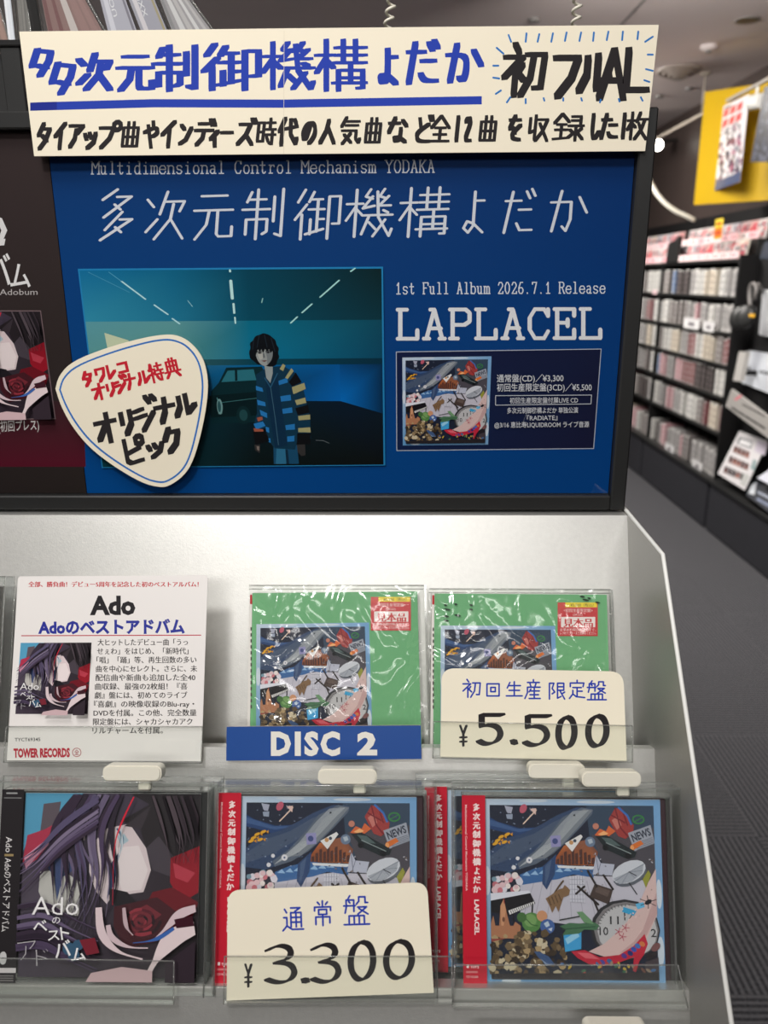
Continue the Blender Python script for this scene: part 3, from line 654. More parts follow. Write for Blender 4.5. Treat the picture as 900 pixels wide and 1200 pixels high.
# information box
for a, b in (((464.4, 412.4), (704.4, 409)), ((704.4, 409), (695.6, 525.5)), ((695.6, 525.5), (465, 528)), ((465, 528), (464.4, 412.4))): pass
S.poly([(464.4, 412.4), (704.4, 409), (695.6, 525.5), (465, 528)], (22, 28, 62), cols=[(20, 30, 66), (22, 28, 58), (24, 26, 54), (16, 34, 72)])
S.line([(464.4, 412.4), (704.4, 409), (695.6, 525.5), (465, 528), (464.4, 412.4)], .9, (180, 186, 200))
m0 = S.quad((471.5, 419), (576, 417.5), (572, 521), (472, 522)); collage(S); S.M = m0
for b_, x0, x1, y, h in (('通常盤(CD)／¥3,300', 582, 660, 447, 10), ('初回生産限定盤(3CD)／¥5,500', 582, 693, 457.7, 10), ('初回生産限定盤付属LIVE CD', 597, 677, 472, 7.5),
                         ('多次元制御機構よだか 単独公演', 594, 677, 483.7, 7.5), ('『RADIATE』', 617, 653, 492.3, 7.5), ('@3/16 恵比寿LIQUIDROOM ライブ音源', 579, 690, 500.4, 7.5)):
    S.text(b_, (x0, y), (x1, y - .6), h, (206, 208, 214), .01)
S.line([(580.5, 463.4), (692.7, 462.6), (692, 473), (580.5, 474.5), (580.5, 463.4)], .8, (196, 200, 210))
# the printed photograph on the poster
S.poly([(92, 315), (449, 312.5), (451.5, 545), (120, 548)], (34, 130, 186))
m0 = S.quad((94, 317), (447, 314.8), (449.5, 543), (121, 546))
def tq(x, y): return ((x - 94) / 354, (y - 316) / 229)
def G(*pc):
    S.poly([tq(p[0], p[1]) for p in pc], None, cols=[p[2] for p in pc])
def zA(x, y): return (230 + x / 3.913, 300 + y / 3.913)
def Q(col, *p): S.poly([tq(*zA(a, b)) for a, b in zip(p[::2], p[1::2])], col)
def Ln(col, w, *p): S.line([tq(*zA(a, b)) for a, b in zip(p[::2], p[1::2])], w / 354, col)
lt, mt_, rt_ = 94, 272, 448
G((94, 316, (16, 112, 158)), (200, 316, (10, 100, 136)), (200, 376, (30, 118, 150)), (94, 376, (48, 142, 172)))
G((200, 316, (10, 100, 136)), (290, 316, (0, 66, 88)), (290, 376, (2, 74, 96)), (200, 376, (30, 118, 150)))
G((290, 316, (0, 66, 88)), (448, 316, (4, 36, 40)), (448, 376, (6, 52, 64)), (290, 376, (2, 74, 96)))
G((94, 376, (92, 156, 166)), (200, 376, (92, 152, 156)), (200, 422, (76, 140, 140)), (94, 422, (90, 150, 150)))
G((200, 376, (92, 152, 156)), (290, 376, (4, 108, 136)), (290, 422, (6, 116, 150)), (200, 422, (76, 140, 140)))
G((290, 376, (4, 108, 136)), (448, 376, (10, 74, 94)), (448, 422, (6, 70, 98)), (290, 422, (6, 116, 150)))
G((94, 421, (70, 120, 120)), (290, 421, (4, 66, 84)), (290, 428, (4, 66, 84)), (94, 428, (70, 120, 120)))
G((290, 421, (4, 66, 84)), (448, 421, (2, 46, 66)), (448, 428, (2, 46, 66)), (290, 428, (4, 66, 84)))
G((94, 428, (60, 110, 112)), (290, 428, (0, 96, 150)), (290, 472, (4, 60, 90)), (94, 472, (20, 60, 62)))
G((290, 428, (0, 96, 150)), (396, 428, (0, 84, 150)), (396, 471, (0, 100, 180)), (290, 472, (4, 60, 90)))
G((396, 428, (0, 70, 128)), (448, 428, (2, 46, 80)), (448, 486, (2, 44, 78)), (396, 471, (0, 108, 190)))
G((94, 460, (12, 48, 50)), (290, 470, (6, 30, 40)), (290, 546, (8, 20, 20)), (94, 546, (8, 60, 70)))
G((290, 470, (6, 30, 40)), (396, 471, (6, 26, 44)), (448, 486, (8, 24, 36)), (448, 546, (12, 16, 16)), (290, 546, (8, 20, 20)))
S.poly([tq(115, 389), tq(143, 398), tq(143, 412), tq(117, 412)], (196, 206, 176))
for p in ((142, 329, 168, 350), (178, 357, 193, 368), (198, 373, 206, 379)): S.line([tq(*p[:2]), tq(*p[2:])], 2.2 / 354, (178, 222, 228))
S.line([tq(128, 318), tq(142, 329)], .8 / 354, (90, 170, 200)); S.line([tq(218, 352), tq(223, 359)], .9 / 354, (150, 205, 215)); S.line([tq(104, 318), tq(150, 342)], .7 / 354, (80, 160, 190))
for p in ((270.5, 329, 271, 350, 3.6), (272, 356, 272.2, 367, 2.6), (272.6, 372, 272.8, 379, 2), (270.3, 316.5, 270.4, 318.5, 2.4)): S.line([tq(*p[:2]), tq(*p[2:4])], p[4] / 354, (190, 230, 228))
for p in ((398, 329.5, 375, 349), (365, 357, 353, 367), (347, 372, 339, 379), (417, 315.5, 412, 319)): S.line([tq(*p[:2]), tq(*p[2:])], 2.1 / 354, (170, 224, 220))
S.line([tq(307, 350), tq(305.5, 355)], 1.3 / 354, (140, 190, 186))
# car behind the figure
Q((6, 40, 46), 30, 620, 70, 580, 110, 512, 280, 508, 300, 560, 300, 760, 20, 770); Q((40, 110, 124), 82, 578, 116, 526, 240, 520, 250, 570); Q((6, 34, 40), 150, 520, 162, 520, 160, 572, 148, 574)
Q((4, 28, 32), 20, 640, 290, 620, 290, 730, 20, 740); S.poly([tq(*zA(*p)) for p in ell(178, 730, 34, 42)], (10, 40, 44)); S.poly([tq(*zA(*p)) for p in ell(178, 730, 20, 26)], (30, 70, 74))
Ln((90, 150, 150), 1.0, 56, 650, 74, 720, 58, 722); Ln((70, 130, 132), .8, 70, 672, 270, 650); S.poly([tq(*zA(*p)) for p in ell(66, 690, 14, 36)], (110, 150, 150)); S.poly([tq(*zA(*p)) for p in ell(64, 690, 8, 26)], (40, 84, 88))
# the printed figure in a striped cardigan
Q((22, 72, 104), 315, 868, 430, 868, 436, 955, 312, 955); Q((44, 108, 142), 330, 880, 372, 880, 376, 955, 322, 955); Q((14, 40, 60), 372, 890, 384, 890, 388, 955, 374, 955)
Q((14, 52, 74), 250, 545, 290, 520, 330, 510, 380, 505, 440, 540, 470, 600, 500, 740, 500, 840, 432, 850, 420, 890, 320, 884, 296, 850, 240, 830, 224, 780, 244, 720)
for a in ((246, 596, 276, 606, 280, 624, 246, 616), (248, 660, 286, 672, 288, 690, 250, 684), (258, 706, 292, 722, 292, 744, 262, 730), (224, 770, 270, 760, 282, 780, 236, 796), (282, 784, 298, 788, 298, 812, 284, 806), (290, 836, 302, 838, 302, 858, 292, 854)): Q((38, 120, 186), *a)
for a in ((356, 574, 398, 560, 400, 582, 356, 594), (356, 646, 410, 638, 412, 664, 358, 670), (362, 704, 414, 696, 416, 720, 364, 726), (378, 778, 424, 772, 424, 798, 380, 800), (384, 830, 420, 826, 418, 852, 384, 854)): Q((36, 116, 180), *a)
for a in ((364, 520, 380, 496, 392, 504, 380, 530), (388, 560, 420, 516, 430, 530, 400, 566), (418, 604, 478, 584, 484, 612, 424, 636), (430, 664, 480, 652, 484, 676, 438, 686), (442, 736, 500, 730, 500, 752, 444, 756), (440, 792, 498, 788, 500, 812, 440, 810)): Q((164, 158, 112), *a)
for a in ((404, 580, 440, 536, 466, 580, 420, 600), (430, 700, 492, 684, 498, 722, 440, 732), (434, 815, 500, 815, 496, 866, 430, 870), (220, 806, 280, 790, 296, 850, 226, 866)): Q((12, 14, 18), *a)
for a in ((242, 742, 268, 738, 270, 752, 246, 760), (222, 790, 270, 796, 270, 806, 226, 806)): Q((160, 86, 66), *a)
Q((12, 44, 70), 292, 560, 320, 590, 352, 530, 360, 640, 384, 870, 322, 880, 300, 700); Ln((60, 100, 120), .8, 316, 600, 330, 740, 340, 868); Ln((40, 90, 120), 1.4, 290, 560, 316, 604, 352, 540)
Q((148, 156, 156), 292, 500, 332, 490, 330, 540, 316, 584, 298, 560); Q((52, 50, 50), 430, 868, 470, 866, 470, 915, 450, 920, 432, 900); Q((52, 50, 50), 222, 866, 250, 866, 246, 905, 224, 890); Q((122, 110, 104), 232, 872, 246, 874, 244, 894, 234, 888)
S.poly([tq(*zA(*p)) for p in chaikin([(226, 470), (222, 440), (232, 424), (228, 400), (246, 388), (256, 368), (280, 362), (296, 354), (322, 362), (336, 374), (352, 388), (354, 408), (366, 424), (360, 446), (366, 466), (354, 480), (350, 500), (326, 512), (280, 500), (262, 500), (244, 484), (226, 470)], 1)], (10, 14, 20))
S.poly([tq(*zA(*p)) for p in chaikin([(252, 432), (334, 426), (335, 456), (326, 482), (304, 504), (290, 506), (270, 494), (256, 468), (252, 432)], 2)], (150, 154, 152))
S.poly([tq(*zA(*p)) for p in chaikin([(300, 436), (334, 428), (335, 456), (326, 482), (304, 504), (308, 470), (300, 436)], 1)], (120, 126, 128))
Q((176, 176, 170), 262, 450, 286, 446, 290, 470, 272, 478); Q((96, 100, 104), 288, 448, 294, 446, 298, 466, 288, 470); Q((104, 70, 68), 278, 482, 292, 479, 308, 480, 294, 487)
Q((34, 32, 36), 262, 446, 274, 441, 286, 445, 274, 450); Q((34, 32, 36), 302, 444, 314, 439, 326, 442, 314, 448); Q((20, 22, 26), 258, 438, 288, 436, 288, 439, 260, 442); Q((20, 22, 26), 300, 437, 328, 432, 330, 436, 302, 440)
Q((10, 14, 20), 236, 400, 250, 388, 300, 376, 340, 392, 352, 430, 340, 470, 334, 436, 326, 446, 318, 428, 308, 442, 300, 426, 290, 446, 282, 428, 274, 442, 266, 428, 256, 452, 252, 470, 240, 450)
for a in ((250, 380, 240, 430), (275, 366, 262, 420), (300, 362, 310, 420), (330, 376, 346, 440)): Ln((30, 40, 50), 1.0, *a)
Ln((110, 120, 124), .8, 524, 848, 560, 850, 588, 862)
S.M = m0
def uv_rect(x0, z0, x1, z1): return [(x0, z0), (x1, z0), (x1, z1), (x0, z1)]
S.M = lambda a, b: (a, b)
o = S.build('album_poster', uv_rect(xb, zb, xr_, zt), M_POSTER, .0005, base=(8, 62, 128), basecols=[(0, 72, 140), (2, 64, 130), (8, 50, 108), (12, 56, 112)])
tag(o, 'blue album poster with a photo of a figure in a striped cardigan', 'poster')
# dark poster at left
S = vsheet(PY)
S.text('D', (-34, 292), (9, 291), 62, (226, 224, 224)); S.text('ト', (-34, 318), (14, 300), 62, (226, 224, 224), .012); S.text('バ', (-14, 335), (14, 333), 44, (232, 230, 230), .012); S.text('ム', (12, 336), (36, 335), 34, (232, 230, 230), .012)
S.text("Ado's Best Adobum", (-60, 346), (44, 345.5), 10, (190, 184, 184)); S.text('(初回プレス)', (-2, 505), (47, 503), 15, (212, 208, 206), .012)
S.poly([(-300, 470), (97, 470), (100.5, 547), (-300, 547)], None, cols=[(58, 34, 40), (58, 36, 40), (86, 20, 38), (86, 20, 38)])
S.text('(初回プレス)', (-2, 505), (46, 503), 14, (212, 208, 206), .012)
m0 = S.quad((-68, 365), (47, 365), (64, 490), (-64, 492)); S.poly([(-.01, -.01), (1.01, -.01), (1.01, 1.01), (-.01, 1.01)], (120, 100, 104)); strands(S, False)
S.M = lambda a, b: (a, b)
o = S.build('album_poster', uv_rect(-.40, zb, xb - .0006, zt), M_POSTER, .0005, base=(52, 42, 42), basecols=[(40, 34, 34), (42, 36, 34), (58, 48, 48), (58, 48, 48)])
tag(o, 'dark brown poster with a small square artwork, left of the blue poster', 'poster')

# ------------------------------------------------------------------ hand-lettered header card
BLUE, BLK, RED = (36, 62, 170), (38, 34, 36), (196, 30, 48)
S = vsheet(YF - .0035)
pb = pen_rect(4.2, 1.9, -.12)
tA = '812a 84h4dce2k'
GL['タ2'] = '702d 71j2h99k 6cfe'
for ch, bx in (('タ2', (35, 58, 61, 89)), ('タ2', (58, 74, 87, 110)), ('次', (88, 61, 131, 105)), ('元', (137, 62, 180, 106)), ('制', (181, 54, 231, 106)), ('御', (239, 52, 303, 105)),
               ('機', (308, 50, 367, 104)), ('構', (371, 47, 428, 106)), ('よ', (439, 56, 470, 100)), ('だ', (475, 48, 515, 100)), ('か', (523, 50, 566, 98))):
    S.glyph(ch, bx, BLUE, pen_rect(3.3, 1.7, -.12) if ch in '機構' else pb if ch not in 'よだか' else pen_rect(3.6, 2.4, -.1))
for a, b in (((36, 125), (180, 121)), ((180, 121), (330, 121.5)), ((330, 121.5), (564, 117.5))): S.sweep([a, b], pen_rect(.6, 4.8), BLUE)
S.sweep([(36, 125), (66, 124)], pen_rect(.6, 4.8), (28, 44, 140))
pk = pen_rect(4.0, 3.6, -.1)
for ch, bx in (('初', (589, 52, 640, 112)), ('フ', (647, 60, 680, 113)), ('ル', (676, 60, 716, 112)), ('A', (701, 56, 736, 115)), ('L', (728, 56, 765, 108))):
    S.glyph(ch, bx, BLK, pk if ch != '初' else pen_rect(3.5, 2.9, -.1), shear=.08)
for p in ((596, 41, 599, 49), (617, 39, 616, 49), (632, 40, 630, 49), (648, 39, 646, 49), (664, 38, 662, 48), (681, 38, 679, 48), (696, 38, 695, 48), (713, 37, 711, 47), (730, 37, 729, 47), (748, 37, 747, 46),
          (756, 49, 765, 43), (759, 64, 765, 64), (757, 81, 765, 83), (755, 94, 761, 96), (751, 114, 753, 118), (582, 56, 590, 63), (578, 77, 584, 77), (578, 91, 585, 92), (581, 110, 587, 106), (594, 120, 598, 114), (616, 121, 616, 116), (638, 118, 637, 115), (660, 118, 660, 115), (682, 118, 681, 115), (703, 120, 704, 117), (726, 119, 725, 116)):
    S.line([p[:2], p[2:]], 2.2, (40, 116, 190))
L2 = [('タ', 42, 62), ('イ', 62, 79), ('ア', 78, 100), ('ッ', 97, 115), ('プ', 113, 142), ('曲', 141, 165), ('や', 167, 188), ('イ', 187, 208), ('ン', 208, 227), ('デ', 225, 253), ('ィ', 244, 259), ('ー', 257, 275), ('ズ', 276, 301),
      ('時', 300, 324), ('代', 325, 350), ('の', 352, 373), ('人', 373, 396), ('気', 396, 424), ('曲', 426, 449), ('な', 452, 480), ('ど', 483, 508), ('全', 503, 529), ('1', 531, 541), ('2', 542, 555), ('曲', 560, 584), ('を', 592, 614),
      ('収', 617, 645), ('録', 648, 685), ('し', 690, 705), ('た', 702, 727), ('1', 727, 735), ('枚', 734, 760)]
for ch, x0, x1 in L2:
    y1 = 174.5 - (x0 - 42) * .0165; h = 31
    if ch in 'ッィ': S.glyph(ch, (x0, y1 - h * .85, x1, y1), BLK, pen_rect(2.4, 2.2, -.1)); continue
    S.glyph(ch, (x0 + 1.5, y1 - h, x1 - 1.5, y1), BLK, pen_rect(2.2, 2.0, -.1) if ch not in '録時曲気枚収全' else pen_rect(1.75, 1.5, -.1), shear=.1)
S.line([(333, 36), (332.5, 180)], .5, (226, 216, 196))
o = S.build('header_card', [(22.5, 37), (333, 33.2), (772, 29), (756, 177), (40, 183)], M_CARD, .0016, base=(243, 233, 211), side=(226, 214, 190))
tag(o, 'long cream header card lettered in blue and black marker atop the poster frame', 'sign')
# plectrum shaped card taped to the glass
S = vsheet(YF - .0015)
def zP(x, y): return (60 + x / 4.5, 380 + y / 4.5)
outl = [(22, 340), (40, 270), (110, 195), (300, 120), (480, 72), (590, 54), (660, 56), (730, 90), (800, 170), (828, 280), (824, 400), (795, 560), (750, 720), (700, 800), (620, 855), (570, 860), (480, 838), (330, 750), (200, 650), (110, 540), (50, 430)]
outl = chaikin(outl + [outl[0]], 2)[:-1]
inn = [(46, 345), (62, 285), (130, 220), (310, 150), (490, 98), (590, 80), (650, 84), (715, 112), (775, 185), (800, 290), (796, 400), (768, 560), (730, 705), (685, 780), (612, 830), (565, 834), (490, 812), (350, 730), (220, 632), (135, 530), (75, 425), (46, 345)]
S.line([zP(*p) for p in chaikin(inn, 2)], 2.1, (42, 110, 190))
def gp(ch, x0, y0, x1, y1, col, pen, rot=-.24):
    a, b = zP(x0, y0), zP(x1, y1); w, h = b[0] - a[0], b[1] - a[1]; k = .97
    cx, cy = (a[0] + b[0]) / 2, (a[1] + b[1]) / 2
    S.glyph(ch, (cx - w * k / 2, cy - h * k / 2, cx + w * k / 2, cy + h * k / 2), col, pen, rot)
pr = pen_rect(1.7, 1.5, -.2)
for ch, *b_ in (('タ', 162, 245, 222, 325), ('ワ', 228, 222, 292, 306), ('レ', 285, 208, 345, 292), ('コ', 345, 192, 408, 258), ('オ', 212, 310, 290, 402), ('リ', 282, 305, 345, 378), ('ジ', 322, 270, 402, 362), ('ナ', 385, 258, 446, 346), ('ル', 448, 242, 520, 322)): gp(ch, *b_, RED, pr)
for ch, *b_ in (('特', 512, 205, 590, 305), ('典', 592, 178, 682, 280)): gp(ch, *b_, RED, pen_rect(1.4, 1.1, -.2))
pq = pen_rect(3.1, 2.7, -.22)
for ch, *b_ in (('オ', 226, 465, 352, 630), ('リ', 350, 448, 446, 580), ('ジ', 432, 380, 562, 560), ('ナ', 548, 385, 652, 522), ('ル', 640, 362, 765, 490), ('ピ', 368, 590, 492, 740), ('ッ', 492, 595, 605, 700), ('ク', 588, 540, 692, 672)): gp(ch, *b_, BLK, pq if ch not in 'ジッピ' else pen_rect(2.6, 2.3, -.22), -.2)
o = S.build('plectrum_card', [zP(*p) for p in outl], M_CARD, .0014, base=(241, 231, 209), side=(220, 208, 184))
tag(o, 'cream guitar-pick shaped card with red and black lettering on the poster glass', 'sign')

# ------------------------------------------------------------------ sleeves on the upper tier
def tsheet(P, d, lean=AL):
    """sheet lying parallel to the tiers, d metres in front of the tier point P"""
    ey = V((0, math.sin(lean), math.cos(lean))); n = V((0, -math.cos(lean), math.sin(lean)))
    return Sheet(V((0, P.y, P.z)) + n * d, EX, ey)
def quadbox(S, q, z0, z1):
    """box between sheet heights z0 and z1 over the pixel quadrilateral q (in S)"""
    F = S.frame(); p = [S.px(*a) for a in q]
    return Mb().prism([F @ V((a[0], a[1], z0)) for a in p], S.n * (z1 - z0))
def green_sleeve(q, art, label, specks):
    S = tsheet(p1, .014)
    T = Matrix.Translation(S.O + S.ex * S.px(*q[3])[0] + S.ey * S.px(*q[3])[1])
    root = thing('cardboard_sleeve', label, 'CD sleeve', T, 'green sample sleeves on the upper tier')
    m0 = S.quad(*art); collage(S); S.M = m0
    for u, v in specks: S.poly(ell(u, v, 2.2 + (u * 7 % 3), 1.1, .2, 7), (40, 60, 46))
    for i in range(0): pass
    S.build('sleeve_board', q, M_PAPER, .009, root, base=(112, 176, 124), side=(96, 150, 106))
    # red-printed spine edge and sticker
    S2 = tsheet(p1, .0145); x = q[0][0]
    S2.text('多次元制御機構よだか', (x + .6, q[0][1] + 44), (x + 1.8, q[0][1] + 130), 3, (40, 40, 40)) if False else None
    S2.poly([(x - 1.5, q[0][1] + 2), (x + 1.0, q[0][1] + 2), (x + 1.0, q[0][1] + 13), (x - 1.5, q[0][1] + 13)], (176, 40, 44))
    for k in range(14): S2.poly([(x - 1.0, q[0][1] + 40 + k * 7), (x + .6, q[0][1] + 40 + k * 7), (x + .6, q[0][1] + 44 + k * 7), (x - 1.0, q[0][1] + 44 + k * 7)], (84, 78, 76))
    S2.build('spine', [(x - 2, q[0][1]), (x + 1.2, q[0][1]), (q[3][0] + 1.2, q[3][1]), (q[3][0] - 2, q[3][1])], M_PAPER, .0085, root, base=(222, 218, 212))
    return root, S
def sticker(root, x, y, sc=1.0):
    S = tsheet(p1, .0144)
    def f(a, b): return (x + a * sc, y + b * sc)
    def R(a, b, c, d): return [f(a, b), f(c, b), f(c, d), f(a, d)]
    S.poly(R(-1, 5, 46, 37), (198, 42, 48)); S.poly(R(3, 15, 43, 27), (240, 226, 222))
    [S.text('見本品', f(5.5 + dx, 26), f(39.5 + dx, 26), 11, (196, 48, 52)) for dx in (0, .5, 1)]; S.text('<初回生産限定盤>', f(6, 9), f(40, 9), 4.4, (240, 214, 210)); S.text('(3CD)', f(17, 13.4), f(28, 13.4), 3.5, (240, 214, 210))
    S.text('お求めの際は新品ですぐ、', f(2, 31.5), f(44, 31.5), 4, (240, 220, 216)); S.text('レジカウンターまでお持ちください。', f(2, 35.5), f(44, 35.5), 4, (240, 220, 216))
    S.poly(R(8, -2, 45, 3.6), (238, 212, 40)); S.text('¥5,500（税込）', f(14, 2.6), f(41, 2.6), 4.6, (40, 40, 30))
    o = S.build('sticker', R(-1, -2, 46, 37.4), M_GLOSS, .0002, root, base=(204, 60, 50)); o['label'] = 'red and yellow sample sticker'
q1 = [(294.5, 695), (489, 693), (494.5, 893), (291, 894)]
r1, S = green_sleeve(q1, ((300.5, 731.5), (432.5, 729.5), (436.5, 866), (300, 868)), 'green card sleeve standing behind the blue plate', [])
sticker(r1, 435.5, 701.5)
q2 = [(508, 695.5), (711, 697), (716.5, 893), (506, 893)]
r2, S = green_sleeve(q2, ((516.5, 733), (650.5, 733.5), (655, 870), (516, 870)), 'green card sleeve with black specks standing behind the higher price card',
                     [(522, 709), (534, 708), (524, 714), (552, 714), (523, 722), (536, 721), (523, 727), (682, 699), (690, 701), (700, 706), (686, 703), (552, 709)])
sticker(r2, 654.5, 708)
# clear vinyl bags over the sleeves: a crinkled front sheet, seams and side folds
def vinyl_bag(q, label, seed):
    rnd = random.Random(seed); S = tsheet(p1, .017); p = [S.px(*a) for a in q]; nx, ny = 26, 26
    F = S.frame(); root = thing('vinyl_bag', label, 'plastic bag', Matrix.Translation(F @ V((p[3][0], p[3][1], 0))), 'clear vinyl bags')
    waves = [(rnd.uniform(20, 75), rnd.uniform(20, 75), rnd.uniform(0, 6), rnd.uniform(.0001, .00045)) for _ in range(7)]
    vs, fs = [], []
    for j in range(ny + 1):
        for i in range(nx + 1):
            u, v = i / nx, j / ny; a = V(p[3]).lerp(V(p[2]), u); b = V(p[0]).lerp(V(p[1]), u); c = a.lerp(b, v)
            edge = min(u, 1 - u, v, 1 - v) * 8; k = min(1, edge)
            vs.append((c.x, c.y, -.004 * (1 - k) + k * sum(w[3] * math.sin(c.x * w[0] * 6 + c.y * w[1] * 5 + w[2]) for w in waves)))
    for j in range(ny):
        for i in range(nx): k = j * (nx + 1) + i; fs.append([k, k + 1, k + nx + 2, k + nx + 1])
    Mb().add([F @ V(v) for v in vs], fs).build('front_film', M_VINYL, root, smooth=True)
    t = Mb()
    a, b, c, d = [F @ V((x[0], x[1], -.004)) for x in p]
    t.tube([a, b], .0007, 6); t.tube([a - S.ey * .003, b - S.ey * .003], .0005, 6); t.build('seam', M_RIM, root, smooth=True)
    t = Mb(); t.prism([b, b + S.ex * .002, c + S.ex * .002, c], S.n * -.006).build('side_fold', M_RIM, root)
    return root
vinyl_bag([(291, 686), (497, 686), (503, 892), (288, 894)], 'clear crinkled vinyl bag over the left green sleeve', 1)
vinyl_bag([(503, 690), (717, 691), (724, 892), (501, 893)], 'clear crinkled vinyl bag over the right green sleeve', 5)

# ------------------------------------------------------------------ cards on the lip of the middle tier
def card_holder(q, P, d, label, lipdown=3.0, group='clear acrylic card holders'):
    """front strip, back strip and bottom fold of clear acrylic over the pixel quad q"""
    S = tsheet(P, d); root = thing('card_holder', label, 'card holder', Matrix.Translation(S.frame() @ V((*S.px(*q[3]), 0))), group)
    quadbox(S, q, .0016, .0026).build('front_strip', M_ACRYL, root)
    bl, br = S.px(*q[3]), S.px(*q[2]); F = S.frame(); tl, tr_ = S.px(*q[0]), S.px(*q[1])
    m = Mb(); m.prism([F @ V((bl[0], bl[1], -.0012)), F @ V((br[0], br[1], -.0012)), F @ V((br[0], br[1], .0034)), F @ V((bl[0], bl[1], .0034))], S.ey * .0011).build('bottom_fold', M_RIM, root)
    m = Mb(); e_ = .0005
    for a, b in ((tl, tr_), (tr_, br), (bl, tl)): m.tube([F @ V((a[0], a[1], .0023)), F @ V((b[0], b[1], .0023))], e_, 6)
    m.build('polished_edge', M_RIM, root, smooth=True)
    return root
PT = yz(c2)
D2 = .0052
# printed info card
S = tsheet(PT, D2); q = [(21, 675.5), (243, 674), (236, 892), (8, 891)]
def zI(x, y): return (x / 3, 650 + y / 3)
for dx in (0, .8, 1.6): S.text('全部、勝負曲！デビュー5周年を記念した初のベストアルバム！', zI(99.5 + dx, 112), zI(697 + dx, 112), 6.9, (190, 30, 44))
S.text('Ado', zI(316, 209), zI(476, 208), 29.5, (36, 33, 36), .045); S.text('Adoのベストアドバム', zI(134, 276), zI(650, 273), 18.5, (44, 52, 150), .045)
S.line([zI(76, 285), zI(706, 283)], 1.1, (186, 40, 60))
for i, s_ in enumerate(('大ヒットしたデビュー曲「うっ', 'せぇわ」をはじめ、「新時代」', '「唱」「踊」等、再生回数の多い', '曲を中心にセレクト。さらに、未', '配信曲や新曲も追加した全40', '曲収録、最強の2枚組！『喜', '劇』盤には、初めてのライブ', '『喜劇』の映像収録のBlu-ray・', 'DVDを付属。この他、完全数量', '限定盤には、シャカシャカアク', 'リルチャームを付属。')):
    x0 = 343 - i * 1.8; x1 = (660, 662, 690, 692, 686, 658, 658, 682, 690, 676, 572)[i]; y = 318 + i * 31
    for dx in (0, .9): S.text(s_, zI(x0 + dx, y), zI(x1 + dx, y - 1), 8.5, (42, 38, 40))
S.text('TYCT69345', zI(52, 656), zI(142, 655), 5.6, (60, 56, 56), .01); S.text('TOWER RECORDS', zI(48, 712), zI(246, 710), 14.0, (186, 28, 54), .05)
S.line([zI(*p) for p in ell(270, 695, 15, 15) + ell(270, 695, 15, 15)[:1]], .8, (170, 60, 70)); S.glyph('全', (*zI(262, 686), *zI(278, 704)), (170, 60, 70), pen_ell(.35, n=6))
m0 = S.quad(zI(73, 310), zI(322, 309), zI(308, 560), zI(54, 560)); strands(S, True); S.M = m0
o = S.build('info_card', [(23, 675.5), (241, 674), (243.5, 677), (236, 892), (8, 891), (21, 678)], M_GLOSS, .0006, base=(236, 231, 228))
tag(o, 'white printed info card with red headline and small square artwork on the upper tier', 'sign')
card_holder([(9, 851), (238, 851), (236.5, 894), (6, 893)], PT, D2, 'clear acrylic holder gripping the white info card')
# blue plate
S = tsheet(PT, D2)
[S.text(c_, (a_, 884), (b_, 884), 36.5, (232, 228, 218), .05) for c_, a_, b_ in (('D', 317.5, 341), ('I', 345.5, 352.5), ('S', 356.5, 373.5), ('C', 375.5, 398.5))]; S.text('2', (418.5, 883.5), (442, 883.5), 35, (232, 228, 218), .05)
o = S.build('divider_plate', [(265.5, 851.5), (493, 850), (494, 889.5), (265, 891.5)], M_GLOSS, .002, base=(30, 74, 146), side=(190, 170, 140))
tag(o, 'blue plate with cream bold capitals and a number on the middle lip', 'sign')
# price cards
def pricecard(P, d, outl, label, strokes):
    S = tsheet(P, d); strokes(S); n = chaikin(outl + [outl[0]], 0)[:-1]
    o = S.build('price_card', n, M_CARD, .0007, base=(243, 234, 213)); return tag(o, label, 'price card')
def rounded(tl, tr, br, bl, r):
    def c(a, b, d):
        u = ((a[0] - b[0]), (a[1] - b[1])); w = ((d[0] - b[0]), (d[1] - b[1])); lu, lw = math.hypot(*u), math.hypot(*w)
        p, q = (b[0] + u[0] / lu * r, b[1] + u[1] / lu * r), (b[0] + w[0] / lw * r, b[1] + w[1] / lw * r); out = []
        for i in range(8):
            t = i / 7; out.append(((1 - t) ** 2 * p[0] + 2 * t * (1 - t) * b[0] + t * t * q[0], (1 - t) ** 2 * p[1] + 2 * t * (1 - t) * b[1] + t * t * q[1]))
        return out
    return c(bl, tl, tr) + c(tl, tr, br) + [br, bl]
BP = pen_rect(3.6, 1.3, -.35)
DIG = {'5': [[(.98, .06), (.16, .06)], [(.14, .05), (.14, .40)], [(.14, .42), (.45, .36), (.8, .44), (.93, .68), (.72, .93), (.3, 1.0), (.02, .88)]],
       '3': [[(.02, .14), (.4, .0), (.76, .06), (.86, .22), (.72, .38), (.3, .46)], [(.3, .46), (.8, .48), (1.0, .70), (.82, .93), (.4, 1.0), (.0, .9)]],
       '0': [[(.5, .0), (.18, .12), (.02, .45), (.08, .8), (.38, 1.0), (.72, .92), (.96, .62), (.94, .25), (.74, .04), (.45, .01)]]}
def digit(S, ch, x0, y0, x1, y1):
    for st in DIG[ch]: S.sweep([(x0 + a * (x1 - x0), y0 + b * (y1 - y0)) for a, b in st], BP, BLK, smooth=2 if len(st) > 2 else 0)
def zT(x, y): return (480 + x / 2.8125, 650 + y / 2.8125)
